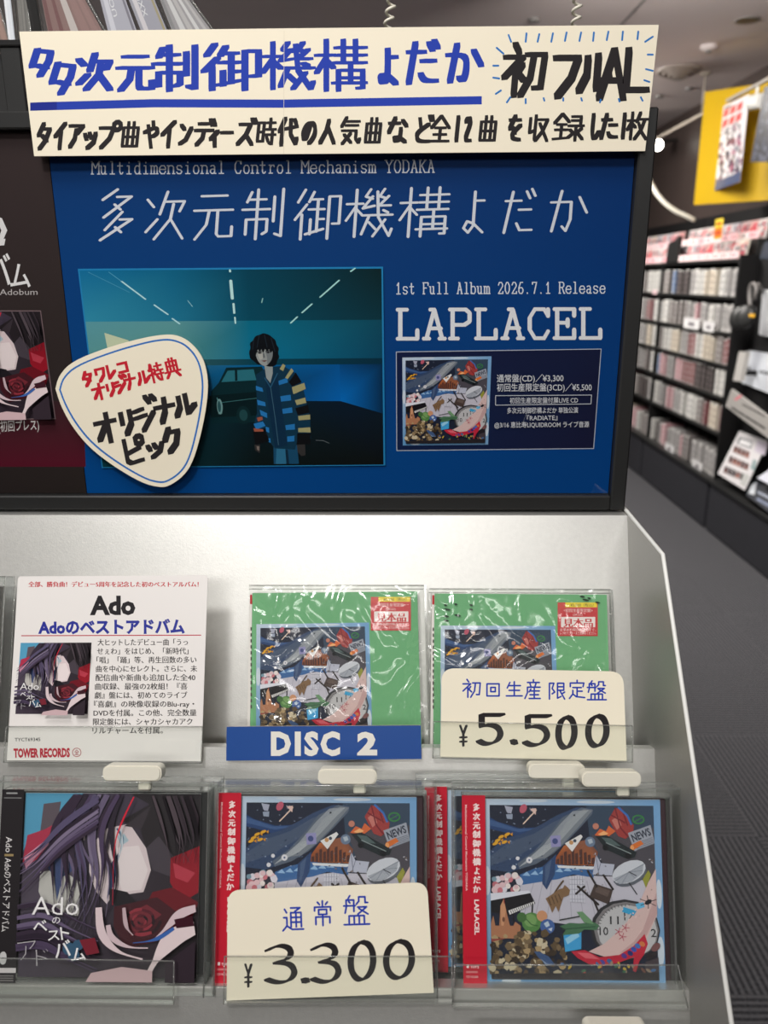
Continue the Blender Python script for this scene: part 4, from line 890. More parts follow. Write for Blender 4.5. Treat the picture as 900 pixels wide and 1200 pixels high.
def s5500(S):
    for ch, a, b, c, d in (('初', 173, 411, 236, 470), ('回', 250, 421, 300, 468), ('生', 316, 416, 374, 468), ('産', 380, 412, 436, 474), ('限', 455, 418, 514, 476), ('定', 524, 414, 580, 474), ('盤', 586, 416, 648, 478)):
        S.glyph(ch, (*zT(a, b), *zT(c, d)), (34, 60, 172), pen_ell(.95, n=8))
    S.glyph('¥', (*zT(160, 560), *zT(194, 630)), BLK, pen_rect(1.3, .9, -.3))
    digit(S, '5', *zT(226, 522), *zT(308, 626)); digit(S, '5', *zT(378, 526), *zT(462, 630)); digit(S, '0', *zT(488, 534), *zT(546, 640)); digit(S, '0', *zT(586, 530), *zT(652, 634))
    S.sweep([zT(338, 616), zT(350, 619)], pen_rect(2.6, 2.6, -.3), BLK)
pricecard(PT, D2, rounded((517.5, 783), (730.5, 787), (734.5, 891.5), (516, 886.5), 16), 'cream round-cornered card with the higher handwritten price on the upper tier', s5500)
card_holder([(508, 845), (740, 850), (740, 893), (507, 888)], PT, D2, 'clear acrylic holder gripping the higher price card')
P3 = yz(c3); D3 = .0055
def zL(x, y): return (230 + x / 2.903, 880 + y / 2.903)
def s3300(S):
    for ch, a, b, c, d in (('通', 294, 530, 364, 611), ('常', 396, 510, 464, 594), ('盤', 502, 492, 588, 590)): S.glyph(ch, (*zL(a, b), *zL(c, d)), (34, 60, 172), pen_ell(1.1, n=8), rot=-.03)
    S.glyph('¥', (*zL(160, 722), *zL(194, 802)), BLK, pen_rect(1.3, .9, -.3))
    digit(S, '3', *zL(240, 660), *zL(338, 790)); digit(S, '3', *zL(396, 656), *zL(488, 788)); digit(S, '0', *zL(522, 648), *zL(606, 782)); digit(S, '0', *zL(642, 645), *zL(738, 776))
    S.sweep([zL(364, 780), zL(378, 781)], pen_rect(2.8, 2.8, -.3), BLK)
pricecard(P3, D3, rounded((267, 1043.5), (500.5, 1034), (508.5, 1163.5), (265.5, 1172.5), 15), 'cream round-cornered card with the lower handwritten price on the bottom lip', s3300)
card_holder([(264, 1119), (529, 1119), (530, 1173.5), (263, 1174.5)], P3, D3, 'clear acrylic holder gripping the lower price card')
card_holder([(532.5, 1129), (793, 1129), (805, 1180), (530, 1178)], P3, D3, 'empty clear acrylic holder under the rightmost CD')
card_holder([(-60, 1120), (205, 1124.5), (204.5, 1175), (-60, 1172)], P3, D3, 'empty clear acrylic holder under the dark-spined CD at far left')

# ------------------------------------------------------------------ CDs in anti-theft cases
CW, CH, CT = .142, .125, .0104
KW, KH, KD = .1545, .1365, .0175
def frame_at(u, v, t, sc=1.0, lean=AL):
    """matrix whose origin is the picture-ray point, x right, y up along the tier, z out of it"""
    P = at_t(u, v, t); ey = V((0, math.sin(lean), math.cos(lean))); n = V((0, -math.cos(lean), math.sin(lean)))
    return Matrix(((sc, 0, 0, P.x), (0, ey.y * sc, n.y * sc, P.y), (0, ey.z * sc, n.z * sc, P.z), (0, 0, 0, 1)))
class LSheet(Sheet):
    pass
def cd(name, label, mat, kind, group):
    """origin: bottom centre of the jewel case's back; x right, y up, z towards the viewer"""
    root = thing(name, label, 'CD', mat, group)
    x0, x1 = -CW / 2, CW / 2
    Mb().box((x0, 0, 0), (x1, CH, .0012)).box((x0, 0, 0), (x0 + .0012, CH, CT)).box((x1 - .0012, 0, 0), (x1, CH, CT)).box((x0, 0, 0), (x1, .0012, CT)).box((x0, CH - .0012, 0), (x1, CH, CT)).build('case_tray', M_RIM, root, True)
    Mb().box((x0 + .002, .003, .0016), (x1 - .002, CH - .003, .0050), bev=.001).build('disc_tray', pm('tray_dark', (52, 22, 34), .4) if kind == 'collage' else M_BLACK, root, True)
    Mb().box((x0 + .001, .0005, CT - .0012), (x1, CH - .0005, CT)).build('case_lid', M_LID, root, True)
    Fm = chain(root)
    S = Sheet((0, 0, 0), (1, 0, 0), (0, 1, 0)); S.frame = lambda: Fm @ Matrix.Translation((0, 0, .0078))
    b0, b1_ = x0 + .0145, x0 + .0145 + .1205
    S.unit(b0, .0025, b1_ - b0, .1195)
    if kind == 'collage': collage(S)
    else: strands(S)
    S.build('booklet', [(0, 0), (1, 0), (1, 1), (0, 1)], M_GLOSS, .0012, root)
    S = Sheet((0, 0, 0), (1, 0, 0), (0, 1, 0)); S.frame = lambda: Fm @ Matrix.Translation((0, 0, CT + .0003))
    if kind == 'collage':
        ow = .0158; S.unit(x0 - .0003, 0, ow, CH)
        ys = .045
        for ch in '多次元制御機構よだか': S.glyph(ch, (.46, ys, .76, ys + .036), (236, 214, 212), pen_ell(.03, .0028, n=6), soft=False); ys += .0475
        S.text('LAPLACEL', (.50, .545), (.50, .725), .27, (240, 222, 220), .03)
        S.text('Multidimensional Control Mechanism YODAKA', (.13, .05), (.13, .50), .12, (232, 190, 190), .02)
        S.text('TOY\'S', (.30, .895), (.66, .895), .018, (240, 220, 220), .03); S.text('CD ¥3,300', (.12, .945), (.62, .945), .016, (236, 200, 200)); S.text('TOCT-10001', (.12, .968), (.66, .968), .014, (236, 200, 200)) if False else None
        S.poly([(.14, .878), (.24, .878), (.24, .895), (.14, .895)], (240, 220, 220))
        for k in range(3): S.line([(.12, .915 + k * .022), (.6, .915 + k * .022)], .01, (214, 120, 124)) if k == 0 else None
        S.build('paper_obi', [(0, 0), (1, 0), (1, 1), (0, 1)], M_PAPER, .0002, root, base=(190, 22, 46))['label'] = 'red paper obi strip'
    else:
        ow = .0150; S.unit(x0 - .0003, 0, ow, CH)
        S.text('Ado', (.28, .25), (.28, .33), .40, (226, 222, 222)); S.text('Adoのベストアドバム', (.28, .36), (.28, .74), .40, (226, 222, 222))
        S.line([(.25, .345), (.65, .345)], .012, (150, 130, 90))
        S.line([(.4 + .14 * math.cos(a * .52), .875 + .018 * math.sin(a * .52)) for a in range(13)], .03, (200, 200, 200)); S.poly([(0, .925), (1, .925), (1, .95), (0, .95)], (212, 206, 208))
        S.line([(.2, .02), (.7, .02)], .008, (150, 150, 150)); S.line([(.1, .045), (.9, .045)], .006, (110, 110, 110))
        for k in range(3): S.line([(.1, .965 + k * .012), (.9, .965 + k * .012)], .006, (120, 116, 116))
        S.build('paper_obi', [(0, 0), (1, 0), (1, 1), (0, 1)], M_PAPER, .0002, root, base=(34, 30, 33))['label'] = 'black paper obi strip'
    return root
def keeper(label, mat, lockx, group='clear anti-theft CD cases'):
    root = thing('security_case', label, 'security case', mat, group)
    x0, x1 = -KW / 2, KW / 2; w = .0013
    m = Mb().box((x0, 0, 0), (x1, KH, w)).box((x0, 0, w), (x0 + w, KH, KD)).box((x1 - w, 0, w), (x1, KH, KD)).box((x0 + w, KH - w, w), (x1 - w, KH, KD)).box((x0 + w, 0, w), (x1 - w, w, KD))
    m.build('case_shell', M_CLEAR, root, True)
    m = Mb(); r = .0042
    m.box((x0, KH - r, KD - .0012), (x1, KH, KD)).box((x0, 0, KD - .0012), (x1, r, KD)).box((x0, r, KD - .0012), (x0 + r * .5, KH - r, KD)).box((x1 - r * .5, r, KD - .0012), (x1, KH - r, KD))
    m.build('front_lip', M_ACRYL, root, True)
    m = Mb(); e_ = .0006
    for z in (w * .5, KD): m.tube([(x0, 0, z), (x0, KH, z), (x1, KH, z), (x1, 0, z)], e_, 6)
    m.build('moulded_edge', M_RIM, root, True, smooth=True)
    lw = .020
    ol = [(lockx + sx * (lw - .004) + .004 * math.cos(t), KH + cy_ + .004 * math.sin(t) * 1.0) for sx, cy_, t0 in ((1, .0045, -math.pi / 2), (1, .0068, 0), (-1, .0068, math.pi / 2), (-1, .0045, math.pi)) for t in [t0 + k * math.pi / 12 for k in range(7)]]
    lk = Mb().prism([(x, y, KD * .36) for x, y in ol], (0, 0, KD * .56)).prism([(lockx + (x - lockx) * .95, KH + .0055 + (y - KH - .0055) * .86, KD * .92) for x, y in ol], (0, 0, KD * .06)).build('lock', M_CREAM, root, True)
    Mb().box((lockx + lw * .2, KH - .006, KD * .55), (lockx + lw * .62, KH + .004, KD * .9), bev=.001).build('lock_bolt', M_CREAM, lk, True)
    return root
TD = .553
def place(u, v, back=0.0, sc=1.03):
    """matrix for the case that shows its booklet centre at (u, v); back: further towards the tier"""
    F = frame_at(u, v, TD, sc)
    off = F.to_3x3().normalized() @ V((-.0038 * sc, -CH / 2 * sc, -.0078 * sc))
    n = NT * -back
    return Matrix.Translation(off + n) @ F
GR = 'red-obi CDs on the middle tier'
def case_with_cd(u, v, kind, lk, lab_cd, lab_k, group, lockx, back=0.0):
    M = place(u, v, back)
    c_ = cd('compact_disc', lab_cd, M, kind, group) if kind else None
    K = M @ Matrix.Translation((.0, -.0055, -.0032))
    keeper(lab_k, K, lockx); return c_
case_with_cd(672, 1043, 'collage', 0, 'rightmost CD with red obi, its whole collage cover in view', 'clear security case around the rightmost red-obi CD', GR, .030)
case_with_cd(384, 1040, 'collage', 0, 'CD with red obi half hidden behind the lower price card', 'clear security case behind the lower price card', GR, .017)
case_with_cd(129, 1036, 'strands', 0, 'CD with black obi and dark swirling cover at the lower left', 'clear security case around the black-obi CD', None, .018)
case_with_cd(629.5, 1042, 'collage', 0, 'red-obi CD tucked behind the rightmost one, only its obi strip showing', 'clear security case behind the rightmost one, its lock peeking out', GR, .022, .0225)
# further cases: one below the bottom lip and one at the left edge of the upper tier
K = frame_at(715, 1196, .522); keeper('clear security case below the bottom lip with only its lock showing', K @ Matrix.Translation((-.010, -KH - .005, 0)), .010)
S = tsheet(p1, .018); a = S.frame() @ V((*S.px(18, 676), 0))
Kf = Matrix(((1, 0, 0, a.x - KW / 2), (0, EY.y, NT.y, a.y - EY.y * KH), (0, EY.z, NT.z, a.z - EY.z * KH), (0, 0, 0, 1)))
keeper('clear security case cut by the left edge on the upper tier', Kf, -.03)
g = thing('compact_disc', 'grey-spined CD case at the left edge of the upper tier', 'CD', Kf @ Matrix.Translation((0, .004, .003)))
Mb().box((-CW / 2, 0, 0), (CW / 2, CH, .0104), bev=.0006).build('case', M_GREY, g, True)
S = Sheet((0, 0, 0), (1, 0, 0), (0, 1, 0)); Fg = chain(g); S.frame = lambda: Fg @ Matrix.Translation((0, 0, .0108)); S.unit(-CW / 2, .002, CW - .012, CH - .004)
S.poly([(.9, .02), (.96, .02), (.96, .3), (.9, .3)], (40, 40, 42)); S.build('booklet', [(0, 0), (1, 0), (1, 1), (0, 1)], M_GLOSS, .0004, g, base=(150, 148, 144))
# ------------------------------------------------------------------ pocket floors of the rack, on which sleeves and cases stand
def pocket(P, d0, d1, drop):
    """floor across a tier: from the tier sheet (through P) d0..d1 out along its normal, drop metres below P along the tier"""
    a = yz(P) - EY * drop + NT * d0; b = yz(P) - EY * drop + NT * d1
    slab(a, b, .002, M_PANEL, 'pocket_floor')
kb = place(672, 1043) @ V((0, -.0056, 0))                     # underside of the security cases on the middle tier
q_ = yz(kb); dn = (q_ - yz(c2)).dot(EY); dd = (q_ - yz(c2)).dot(NT)
pocket(c2, .0, dd + .016, -dn + .0004)
Sg = tsheet(p1, .014); gy = Sg.px(400, 895)[1]
pocket(p1, .0, .03, -gy + .0002)

# ------------------------------------------------------------------ CD cases in a black tray behind the frame, upper left
ty = YF + .10
tw = at(10, 57, V((0, ty, 0)), NY)
tray = thing('cd_tray', 'black open tray behind the dark poster, holding CD cases above the frame', 'tray', (-.45, ty, 1.515))
xr2 = at(300, 57, V((0, ty, 0)), NY).x
Mb().box((-.80, ty, 1.516), (at(3, 60, V((0, ty, 0)), NY).x, ty + .004, tw.z - .004)).box((at(37, 60, V((0, ty, 0)), NY).x, ty, 1.516), (xr2, ty + .004, tw.z - .03)).build('front_wall', M_BLACK, tray)
xa, xc = at(3, 60, V((0, ty, 0)), NY).x, at(27, 60, V((0, ty, 0)), NY).x
Mb().box((xa, ty - .006, 1.516), (xc, ty + .006, tw.z), bev=.001).build('upright', M_BLACK, tray)
Mb().box((-.80, ty - .008, tw.z), (at(40, 60, V((0, ty, 0)), NY).x, ty + .010, tw.z + .005), bev=.001).build('front_rail', M_BLACKM, tray)
Mb().box((-.80, ty + .004, 1.516), (xr2, ty + .19, 1.520)).build('tray_floor', M_BLACK, tray)
Mb().box((-.80, ty + .19, 1.516), (xr2, ty + .194, 1.60)).build('back_wall', M_BLACK, tray)
def wcase(pxs, ytop, y, cols, label, name='compact_disc', cat='CD', kind=0, depth=.012, marks=None, lean=0.0):
    """an upright case seen from below; pxs: left/right edge at the card's top edge and at the picture's top edge"""
    P = V((0, y, 0)); a, b = at(pxs[0], 38, P, NY), at(pxs[1], 38, P, NY); c, d = at(pxs[3], 2, P, NY), at(pxs[2], 2, P, NY)
    dv = ((d - a) / (d.z - a.z)); dw = ((c - b) / (c.z - b.z)); zb_, zt_ = 1.521, ytop
    q = [a + dv * (zb_ - a.z), b + dw * (zb_ - b.z), b + dw * (zt_ - b.z), a + dv * (zt_ - a.z)]
    for p in q: p.y = y
    root = thing(name, label, cat, Matrix.Translation((q[0] + q[1]) / 2), 'CD cases in the tray behind the frame')
    if kind == 0:
        Mb().prism(q, (0, depth, 0)).build('case_shell', M_CLEAR, root)
        t = Mb(); t.tube([q[0], q[3], q[2], q[1]], .0008, 6); t.build('moulded_edge', M_RIM, root, smooth=True)
        ins = [p * .9 + sum(q, V()) / 4 * .1 for p in q]
        S = Sheet((0, y + .003, 1.5), (1, 0, 0), (0, 0, 1)); S.M = lambda u, v: (u, v)
        w0 = min(p.x for p in ins); w1 = max(p.x for p in ins)
        rnd = random.Random(int(pxs[0])); iq = [(p.x, p.z - 1.5) for p in ins]
        for k in range(5):
            t0, t1 = k / 5 + .02, k / 5 + .02 + rnd.uniform(.05, .16)
            f = lambda t, s_: (iq[0][0] * (1 - t) * (1 - s_) + iq[1][0] * t * (1 - s_) + iq[2][0] * t * s_ + iq[3][0] * (1 - t) * s_, iq[0][1] * (1 - s_) + iq[2][1] * s_)
            S.poly([f(t0, .02), f(t1, .02), f(t1, .98), f(t0, .98)], rnd.choice(cols[1:]))
        S.build('cover', [(p.x, p.z - 1.5) for p in ins], M_GLOSS, .002, root, base=cols[0])
    else:
        Mb().prism(q, (0, depth, 0)).build('case_shell', M_CLEAR, root)
        S = Sheet((0, y - .0004, 1.5), (1, 0, 0), (0, 0, 1)); S.M = lambda u, v: (u, v); iq = [(p.x, p.z - 1.5) for p in q]
        def f(t, s_): return (iq[0][0] * (1 - t) * (1 - s_) + iq[1][0] * t * (1 - s_) + iq[2][0] * t * s_ + iq[3][0] * (1 - t) * s_, iq[0][1] * (1 - s_) + iq[2][1] * s_)
        S.poly([f(.12, .01), f(.3, .01), f(.3, .99), f(.12, .99)], cols[1]); S.poly([f(.86, .01), f(.95, .01), f(.95, .99), f(.86, .99)], cols[2])
        if marks: S.text(marks, f(.5, .80), f(.5, .60), .0055, (214, 214, 216))
        S.build('spine', iq, M_GLOSS, .001, root, base=cols[0])
Yt = ty + .03
wcase((-40, 8, -55, -2), 1.69, Yt, [(150, 126, 118), (170, 140, 130), (120, 100, 96)], 'brownish clear CD case at the far upper left corner')
wcase((9, 17, 5, 13), 1.68, Yt, [(226, 230, 236), (240, 242, 246), (180, 186, 196)], 'white-spined CD standing at the far upper left', kind=1)
wcase((20, 36, 17, 32), 1.68, Yt + .002, [(122, 120, 116), (140, 136, 132), (104, 102, 100)], 'grey translucent CD case beside the white-spined one', kind=0)
wcase((38, 49, 31, 43), 1.70, Yt, [(36, 35, 35), (44, 43, 43), (28, 28, 28)], 'black upright divider among the CD cases at upper left', 'tray_divider', 'divider', kind=1)
wcase((51, 124, 44, 104), 1.69, Yt + .002, [(140, 112, 108), (170, 150, 146), (120, 84, 84), (196, 186, 182), (150, 120, 116)], 'clear CD case with a reddish cover above the header card', kind=0)
wcase((127, 161, 118, 148), 1.69, Yt, [(166, 166, 176), (196, 196, 204), (120, 118, 128)], 'silver-spined CD above the header card, left of its twin', kind=1, marks='XXYOU')
wcase((166, 197, 152, 182), 1.69, Yt, [(150, 150, 160), (196, 192, 196), (150, 140, 110)], 'silver-spined CD above the header card, right of its twin', kind=1, marks='SYOUXX')
wcase((199, 252, 185, 226), 1.69, Yt + .002, [(150, 146, 148), (176, 172, 172), (130, 128, 130), (200, 198, 198)], 'clear grey CD case at the right end above the header card', kind=0)
# white coiled cords hanging from the ceiling to the header card
for u, v0, lab in ((454.5, 33, 'white coiled cord rising from the middle of the header card'), (674, 32, 'white coiled cord rising from the right part of the header card')):
    b = at(u, v0 + 8, V((0, YF + .012, 0)), NY); m = Mb(); pts = [b]; n = 620; top = CEIL
    for i in range(n):
        t = i / n; a = i * .62; r = .0030
        pts.append(V((b.x + r * math.cos(a) + .004 * math.sin(t * 9) + (-.01 if u > 600 else .012) * t * 3, b.y + r * math.sin(a), b.z + .004 + t * .45)))
    q = pts[-1]; pts += [q + V((0, 0, .02)), V((q.x, q.y, top))]
    m.tube(pts, .0011, 6); o = m.build('coiled_cord', M_CREAM, smooth=True); tag(o, lab, 'cord', 'white coiled cords')
# ------------------------------------------------------------------ CD wall along the right side of the aisle
XS = 1.9; PX = V((XS, 0, 0))
def onx(u, v, x=XS): return at(u, v, V((x, 0, 0)), NX)
ydiv, yfar = onx(836, 566).y, onx(769, 387).y
ZR = [onx(811, v).z for v in (306, 345, 383, 418, 453, 493)] + [onx(811, 545).z]
ROW = ['second', 'third', 'fourth', 'fifth', 'sixth', 'lowest']
def unit(y0, y1, label, shelves=True):
    root = thing('shelving_unit', label, 'shelving', (XS + .12, (y0 + y1) / 2, FLOOR), 'black wall shelving units')
    Mb().box((XS - .02, y0 + .034, FLOOR + .006), (2.19, y1 - .004, ZR[6] - .022), bev=.003).build('base_cabinet', M_BASE, root)
    Mb().box((XS + .02, y0 + .004, FLOOR), (2.19, y1 - .004, FLOOR + .006)).build('kick_plate', M_BLACKM, root)
    Mb().box((XS - .035, y0 + .002, ZR[6] - .022), (2.19, y1 - .002, ZR[6]), bev=.002).build('base_top', M_BLACK, root)
    Mb().box((2.165, y0 + .002, ZR[6]), (2.19, y1 - .002, ZR[0] + .30)).build('back_panel', M_BLACKM, root)
    Mb().box((XS + .005, y0 + .0, ZR[6]), (2.165, y0 + .022, ZR[0] + .02), bev=.002).build('side_panel', M_BLACKM, root)
    if shelves:
        for i in range(6):
            Mb().box((XS, y0 + .022, ZR[i] - .018), (2.165, y1, ZR[i]), bev=.002).build('shelf', M_BLACK, root)
        Mb().box((XS + .10, y0 + .022, ZR[0] + .0002), (2.165, y1, ZR[0] + .105), bev=.002).build('display_step', M_BLACK, root)
        for k, (xx, zz_) in enumerate(((XS + .002, ZR[0] + .0006), (XS + .098, ZR[0] + .107))):
            S = Sheet((xx - .0015, 0, zz_), (0, -1, 0), (0, 0, 1)); S.M = lambda u, v: (u, v); rr = random.Random(k + int(y0 * 10)); n = int((y1 - y0) / .13)
            for j in range(n):
                yy = -(y0 + .03 + j * .13)
                S.poly([(yy - .115, .004), (yy - .01, .004), (yy - .01, .036), (yy - .115, .036)], rr.choice([(246, 228, 230), (240, 190, 196), (250, 238, 236)]))
                for q in range(2): S.poly([(yy - .1 + q * .04, .012), (yy - .08 + q * .04, .012), (yy - .08 + q * .04, .028), (yy - .1 + q * .04, .028)], rr.choice([(210, 80, 96), (200, 120, 120), (120, 100, 104)]))
            S.build('price_rail', [(-y1, 0), (-y0 - .024, 0), (-y0 - .024, .04), (-y1, .04)], M_PAPER, .0015, root, base=(244, 206, 208))
    return root
unit(ydiv, yfar - .004, 'black wall shelving unit with six rows of CDs nearest the grey rack’s right side'.replace('’', "'"))
unit(yfar, yfar + 1.6, 'black wall shelving unit farther along the aisle, partly hidden by the poster frame')
unit(ydiv - 1.6, ydiv - .004, 'black base unit under the listening station at the right edge', False)

# spines: one mesh per kind, shared by its copies
def spine_mesh(w, h, body, strip, dark, d=.13):
    S = Sheet((0, 0, 0), (0, -1, 0), (0, 0, 1)); S.M = lambda u, v: (u, v)
    S.poly([(-w * .30, h * .10), (w * .34, h * .10), (w * .34, h * .92), (-w * .30, h * .92)], strip)
    rr = random.Random(int(w * 1e5) + strip[0])
    for k in range(3):
        z0 = h * (.18 + .24 * k); S.poly([(-w * .12, z0), (w * .14, z0), (w * .14, z0 + h * .15), (-w * .12, z0 + h * .15)], dark)
    S.poly([(-w * .5, h * .955), (w * .5, h * .955), (w * .5, h), (-w * .5, h)], (232, 230, 226))
    o = S.build('compact_disc', [(-w / 2, 0), (w / 2, 0), (w / 2, h), (-w / 2, h)], M_GLOSS, d, base=body, side=tuple(int((x + 2 * y) * .27) for x, y in zip(body, strip)))
    me = o.data; me.transform(S.frame()); bpy.data.objects.remove(o); return me
KINDS_ = [('white', (222, 219, 214), (236, 234, 230), (96, 92, 98)), ('pale grey', (206, 203, 200), (170, 166, 166), (80, 76, 80)), ('grey', (168, 162, 158), (120, 112, 112), (206, 202, 200)), ('dark', (120, 112, 110), (52, 46, 48), (150, 140, 140)),
          ('cream', (214, 204, 190), (226, 214, 196), (136, 110, 96)), ('dark red', (186, 172, 170), (128, 46, 54), (214, 190, 188)), ('pink', (214, 196, 196), (214, 150, 158), (240, 230, 230)), ('brown', (176, 160, 150), (112, 76, 62), (196, 170, 150)),
          ('yellow', (220, 206, 150), (222, 190, 50), (120, 96, 40)), ('purple', (186, 180, 196), (84, 66, 140), (200, 196, 214)), ('blue', (190, 196, 206), (70, 110, 170), (220, 226, 232))]
SPN = {k[0]: [spine_mesh(w, h, *k[1:]) for w, h in ((.036, .148), (.029, .142), (.044, .154))] for k in KINDS_}
WID = (.036, .029, .044)
def row_kinds(i):
    base = ['white'] * 8 + ['pale grey'] * 8 + ['grey'] * 5 + ['dark'] * 4 + ['cream'] * 2 + ['dark red'] * 2 + ['pink'] + ['brown'] + ['blue']
    if i == 0: base += ['white'] * 6
    if i == 1: base += ['pink', 'dark red', 'yellow']
    if i in (4,): base += ['pink'] * 5 + ['dark red'] * 4 + ['blue', 'purple'] * 2
    if i == 5: base += ['yellow'] * 3 + ['cream'] * 3
    return base
rr = random.Random(21); count = 0
for i in range(6):
    z = ZR[i + 1]; kinds = row_kinds(i); y = ydiv + .035; lim = [6.75, 6.7, 6.7, 6.65, 6.6, 6.6][i]
    while y < lim:
        if yfar - .03 < y < yfar + .04: y = yfar + .045
        k = rr.choice(kinds); run = rr.choice((1, 2, 2, 3, 4))
        if k in ('yellow', 'purple', 'blue'): run = 1 if k != 'yellow' else 2
        for _ in range(run):
            j = rr.randrange(3); w = WID[j]
            if y + w > lim or (y < yfar + .04 and y + w > yfar - .006): break
            o = bpy.data.objects.new('compact_disc', SPN[k][j]); COL.objects.link(o)
            o.location = (XS + .012 + rr.random() * .012, y + w / 2, z + .0004); count += 1
            far = y > yfar
            tag(o, f'{k} CD spine on the {ROW[i]} shelf down, {"farther" if far else "nearer"} black shelving unit', 'CD', f'CDs on the {ROW[i]} shelf down')
            y += w + rr.choice((.001, .004, .014, .024))
        y += rr.choice((.02, .035, .05))
print('CDs on wall', count)

# face-out discs in two steps on top
def face_mesh(seed, w=.112, h=.105):
    r_ = random.Random(seed); S = Sheet((0, 0, 0), (0, -1, 0), (0, 0, 1)); S.M = lambda u, v: (u, v)
    base = r_.choice([(214, 190, 190), (210, 204, 202), (204, 166, 162), (214, 204, 192), (184, 180, 186)])
    for _ in range(15):
        x, y_ = r_.uniform(-w / 2, w / 2 - .02), r_.uniform(.008, h - .03)
        S.poly([(x, y_), (min(w / 2, x + r_.uniform(.01, .035)), y_), (min(w / 2, x + r_.uniform(.01, .04)), y_ + r_.uniform(.012, .03)), (x, y_ + .02)],
               r_.choice([(190, 44, 60), (206, 84, 98), (226, 214, 214), (110, 96, 104), (214, 140, 134), (160, 120, 124), (70, 64, 84), (200, 60, 76)]))
    o = S.build('compact_disc', [(-w / 2, 0), (w / 2, 0), (w / 2, h), (-w / 2, h)], M_GLOSS, .012, base=base)
    me = o.data; me.transform(S.frame()); bpy.data.objects.remove(o); return me
FM = [face_mesh(s_) for s_ in range(9)]
for tier, (xx, z0) in enumerate(((XS + .018, ZR[0] + .0010), (XS + .114, ZR[0] + .1072))):
    y = ydiv + .09; k = 0
    while y < 7.0:
        if yfar - .06 < y < yfar + .08: y = yfar + .09
        o = bpy.data.objects.new('compact_disc', FM[(k * 4 + tier * 3) % 9]); COL.objects.link(o)
        o.location = (xx + .02, y, z0); o.rotation_euler = (0, math.radians(8), 0)
        tag(o, f'face-out pink and white CD on the {"upper" if tier else "lower"} display step, {"farther" if y > yfar else "nearer"} black shelving unit', 'CD', f'face-out CDs on the {"upper" if tier else "lower"} step'); k += 1
        y += .118 + (.012 if k % 3 == 0 else 0)
# promo tag, bay sign, small white price cards
S = Sheet((XS - .012, onx(845, 262).y, onx(845, 268).z), (0, -1, 0), (0, 0, 1)); S.M = lambda u, v: (u, v)
S.poly([(-.055, -.05), (.055, -.05), (.055, .005), (-.055, .005)], (240, 130, 40)); S.poly([(-.04, -.03), (.04, -.03), (.04, -.015), (-.04, -.015)], (200, 60, 40)); S.poly([(-.035, .02), (.04, .02), (.04, .036), (-.035, .036)], (200, 90, 30))
o = S.build('promo_tag', [(-.058, -.055), (.058, -.055), (.058, .055), (-.058, .055)], M_PAPER, .001, base=(246, 214, 60)); o.rotation_mode = 'XYZ'
tag(o, 'yellow and orange promotional tag above the pink price strips', 'tag')
a = onx(787, 318, XS - .01)
m = Mb(); pts = [V((XS - .012, a.y + y_, ZR[0] + z_)) for y_, z_ in ((.13, .0), (.13, .09), (.11, .125), (.06, .135), (-.0, .138), (-.05, .155), (-.09, .165), (-.09, .0))]
m.prism(pts, (.022, 0, 0)); o = m.build('shelf_sign', M_BLACK); tag(o, 'blank black round-cornered shelf sign on the top display', 'sign')
for u, v, row, w, h, lab in ((811, 376, 2, .27, .066, 'white price card clipped on the third shelf down, the larger one'), (831, 381, 2, .17, .06, 'small white price card on the third shelf down beside the larger one'), (786, 514, 6, .18, .06, 'white price card among yellow spines on the lowest shelf'), (818, 540, 6, .16, .06, 'white price card at the near end of the lowest shelf'), (768, 337, 1, .10, .03, 'pink price card at the far end of the second shelf down')):
    p = onx(u, v); S = Sheet((XS - .003, p.y, ZR[row] - .012), (0, -1, 0), (0, 0, 1)); S.M = lambda a, b: (a, b)
    S.poly([(-w * .2, h * .25), (w * .2, h * .25), (w * .2, h * .6), (-w * .2, h * .6)], (130, 124, 130)); S.poly([(-w * .45, h * .82), (w * .4, h * .82), (w * .4, h * .9), (-w * .45, h * .9)], (190, 186, 190))
    o = S.build('price_card', [(-w / 2, 0), (w / 2, 0), (w / 2, h), (-w / 2, h)], M_PAPER, .001, base=(238, 236, 236) if row != 1 else (240, 206, 210)); tag(o, lab, 'price card', 'price cards on the CD wall')

# ------------------------------------------------------------------ listening station at the right edge
XT = 2.00
def onp(u, v, x): return onx(u, v, x)
st = thing('listening_station', 'black listening station with round-cornered head panel at the right edge', 'listening station', (XT, onx(870, 440, XT).y, ZR[6]))
outl = [(905, 283), (897, 284), (889, 290), (885, 302), (881, 330), (874, 352), (871, 372), (868, 400), (860, 440), (853, 470), (843, 505), (838, 545), (905, 600)]
# Keep the station above the base cabinet's top
bz = ZR[6] + .001
P_ = [onp(u, v, XT) for u, v in chaikin(outl, 1)]
P_ = [V((p.x, min(p.y, ydiv - .008), max(p.z, bz))) for p in P_]
yn = min(p.y for p in P_) - .35
P_ = P_[:-1] + [V((XT, yn, bz)), V((XT, yn, P_[0].z))]
Mb().prism(P_, (.155, 0, 0)).build('body_panel', M_BLACKM, st)
a = onp(897, 300, XT)
S = Sheet((XT - .004, a.y, a.z), (0, -1, 0), (0, 0, 1))
S.M = S.px; S.build('screen', [(896, 284), (930, 276), (930, 305), (890, 303)], M_GLOSS, .004, st, base=(70, 76, 88), side=(20, 20, 20))
h1 = onp(880, 330, XT - .03)
m = Mb(); m.tube([onp(u, v, XT - .004) for u, v in ((893, 352), (894, 342))] + [onp(889, 333, XT - .16)], .008, 8); m.build('headphone_hook', M_GREY, st, smooth=True)
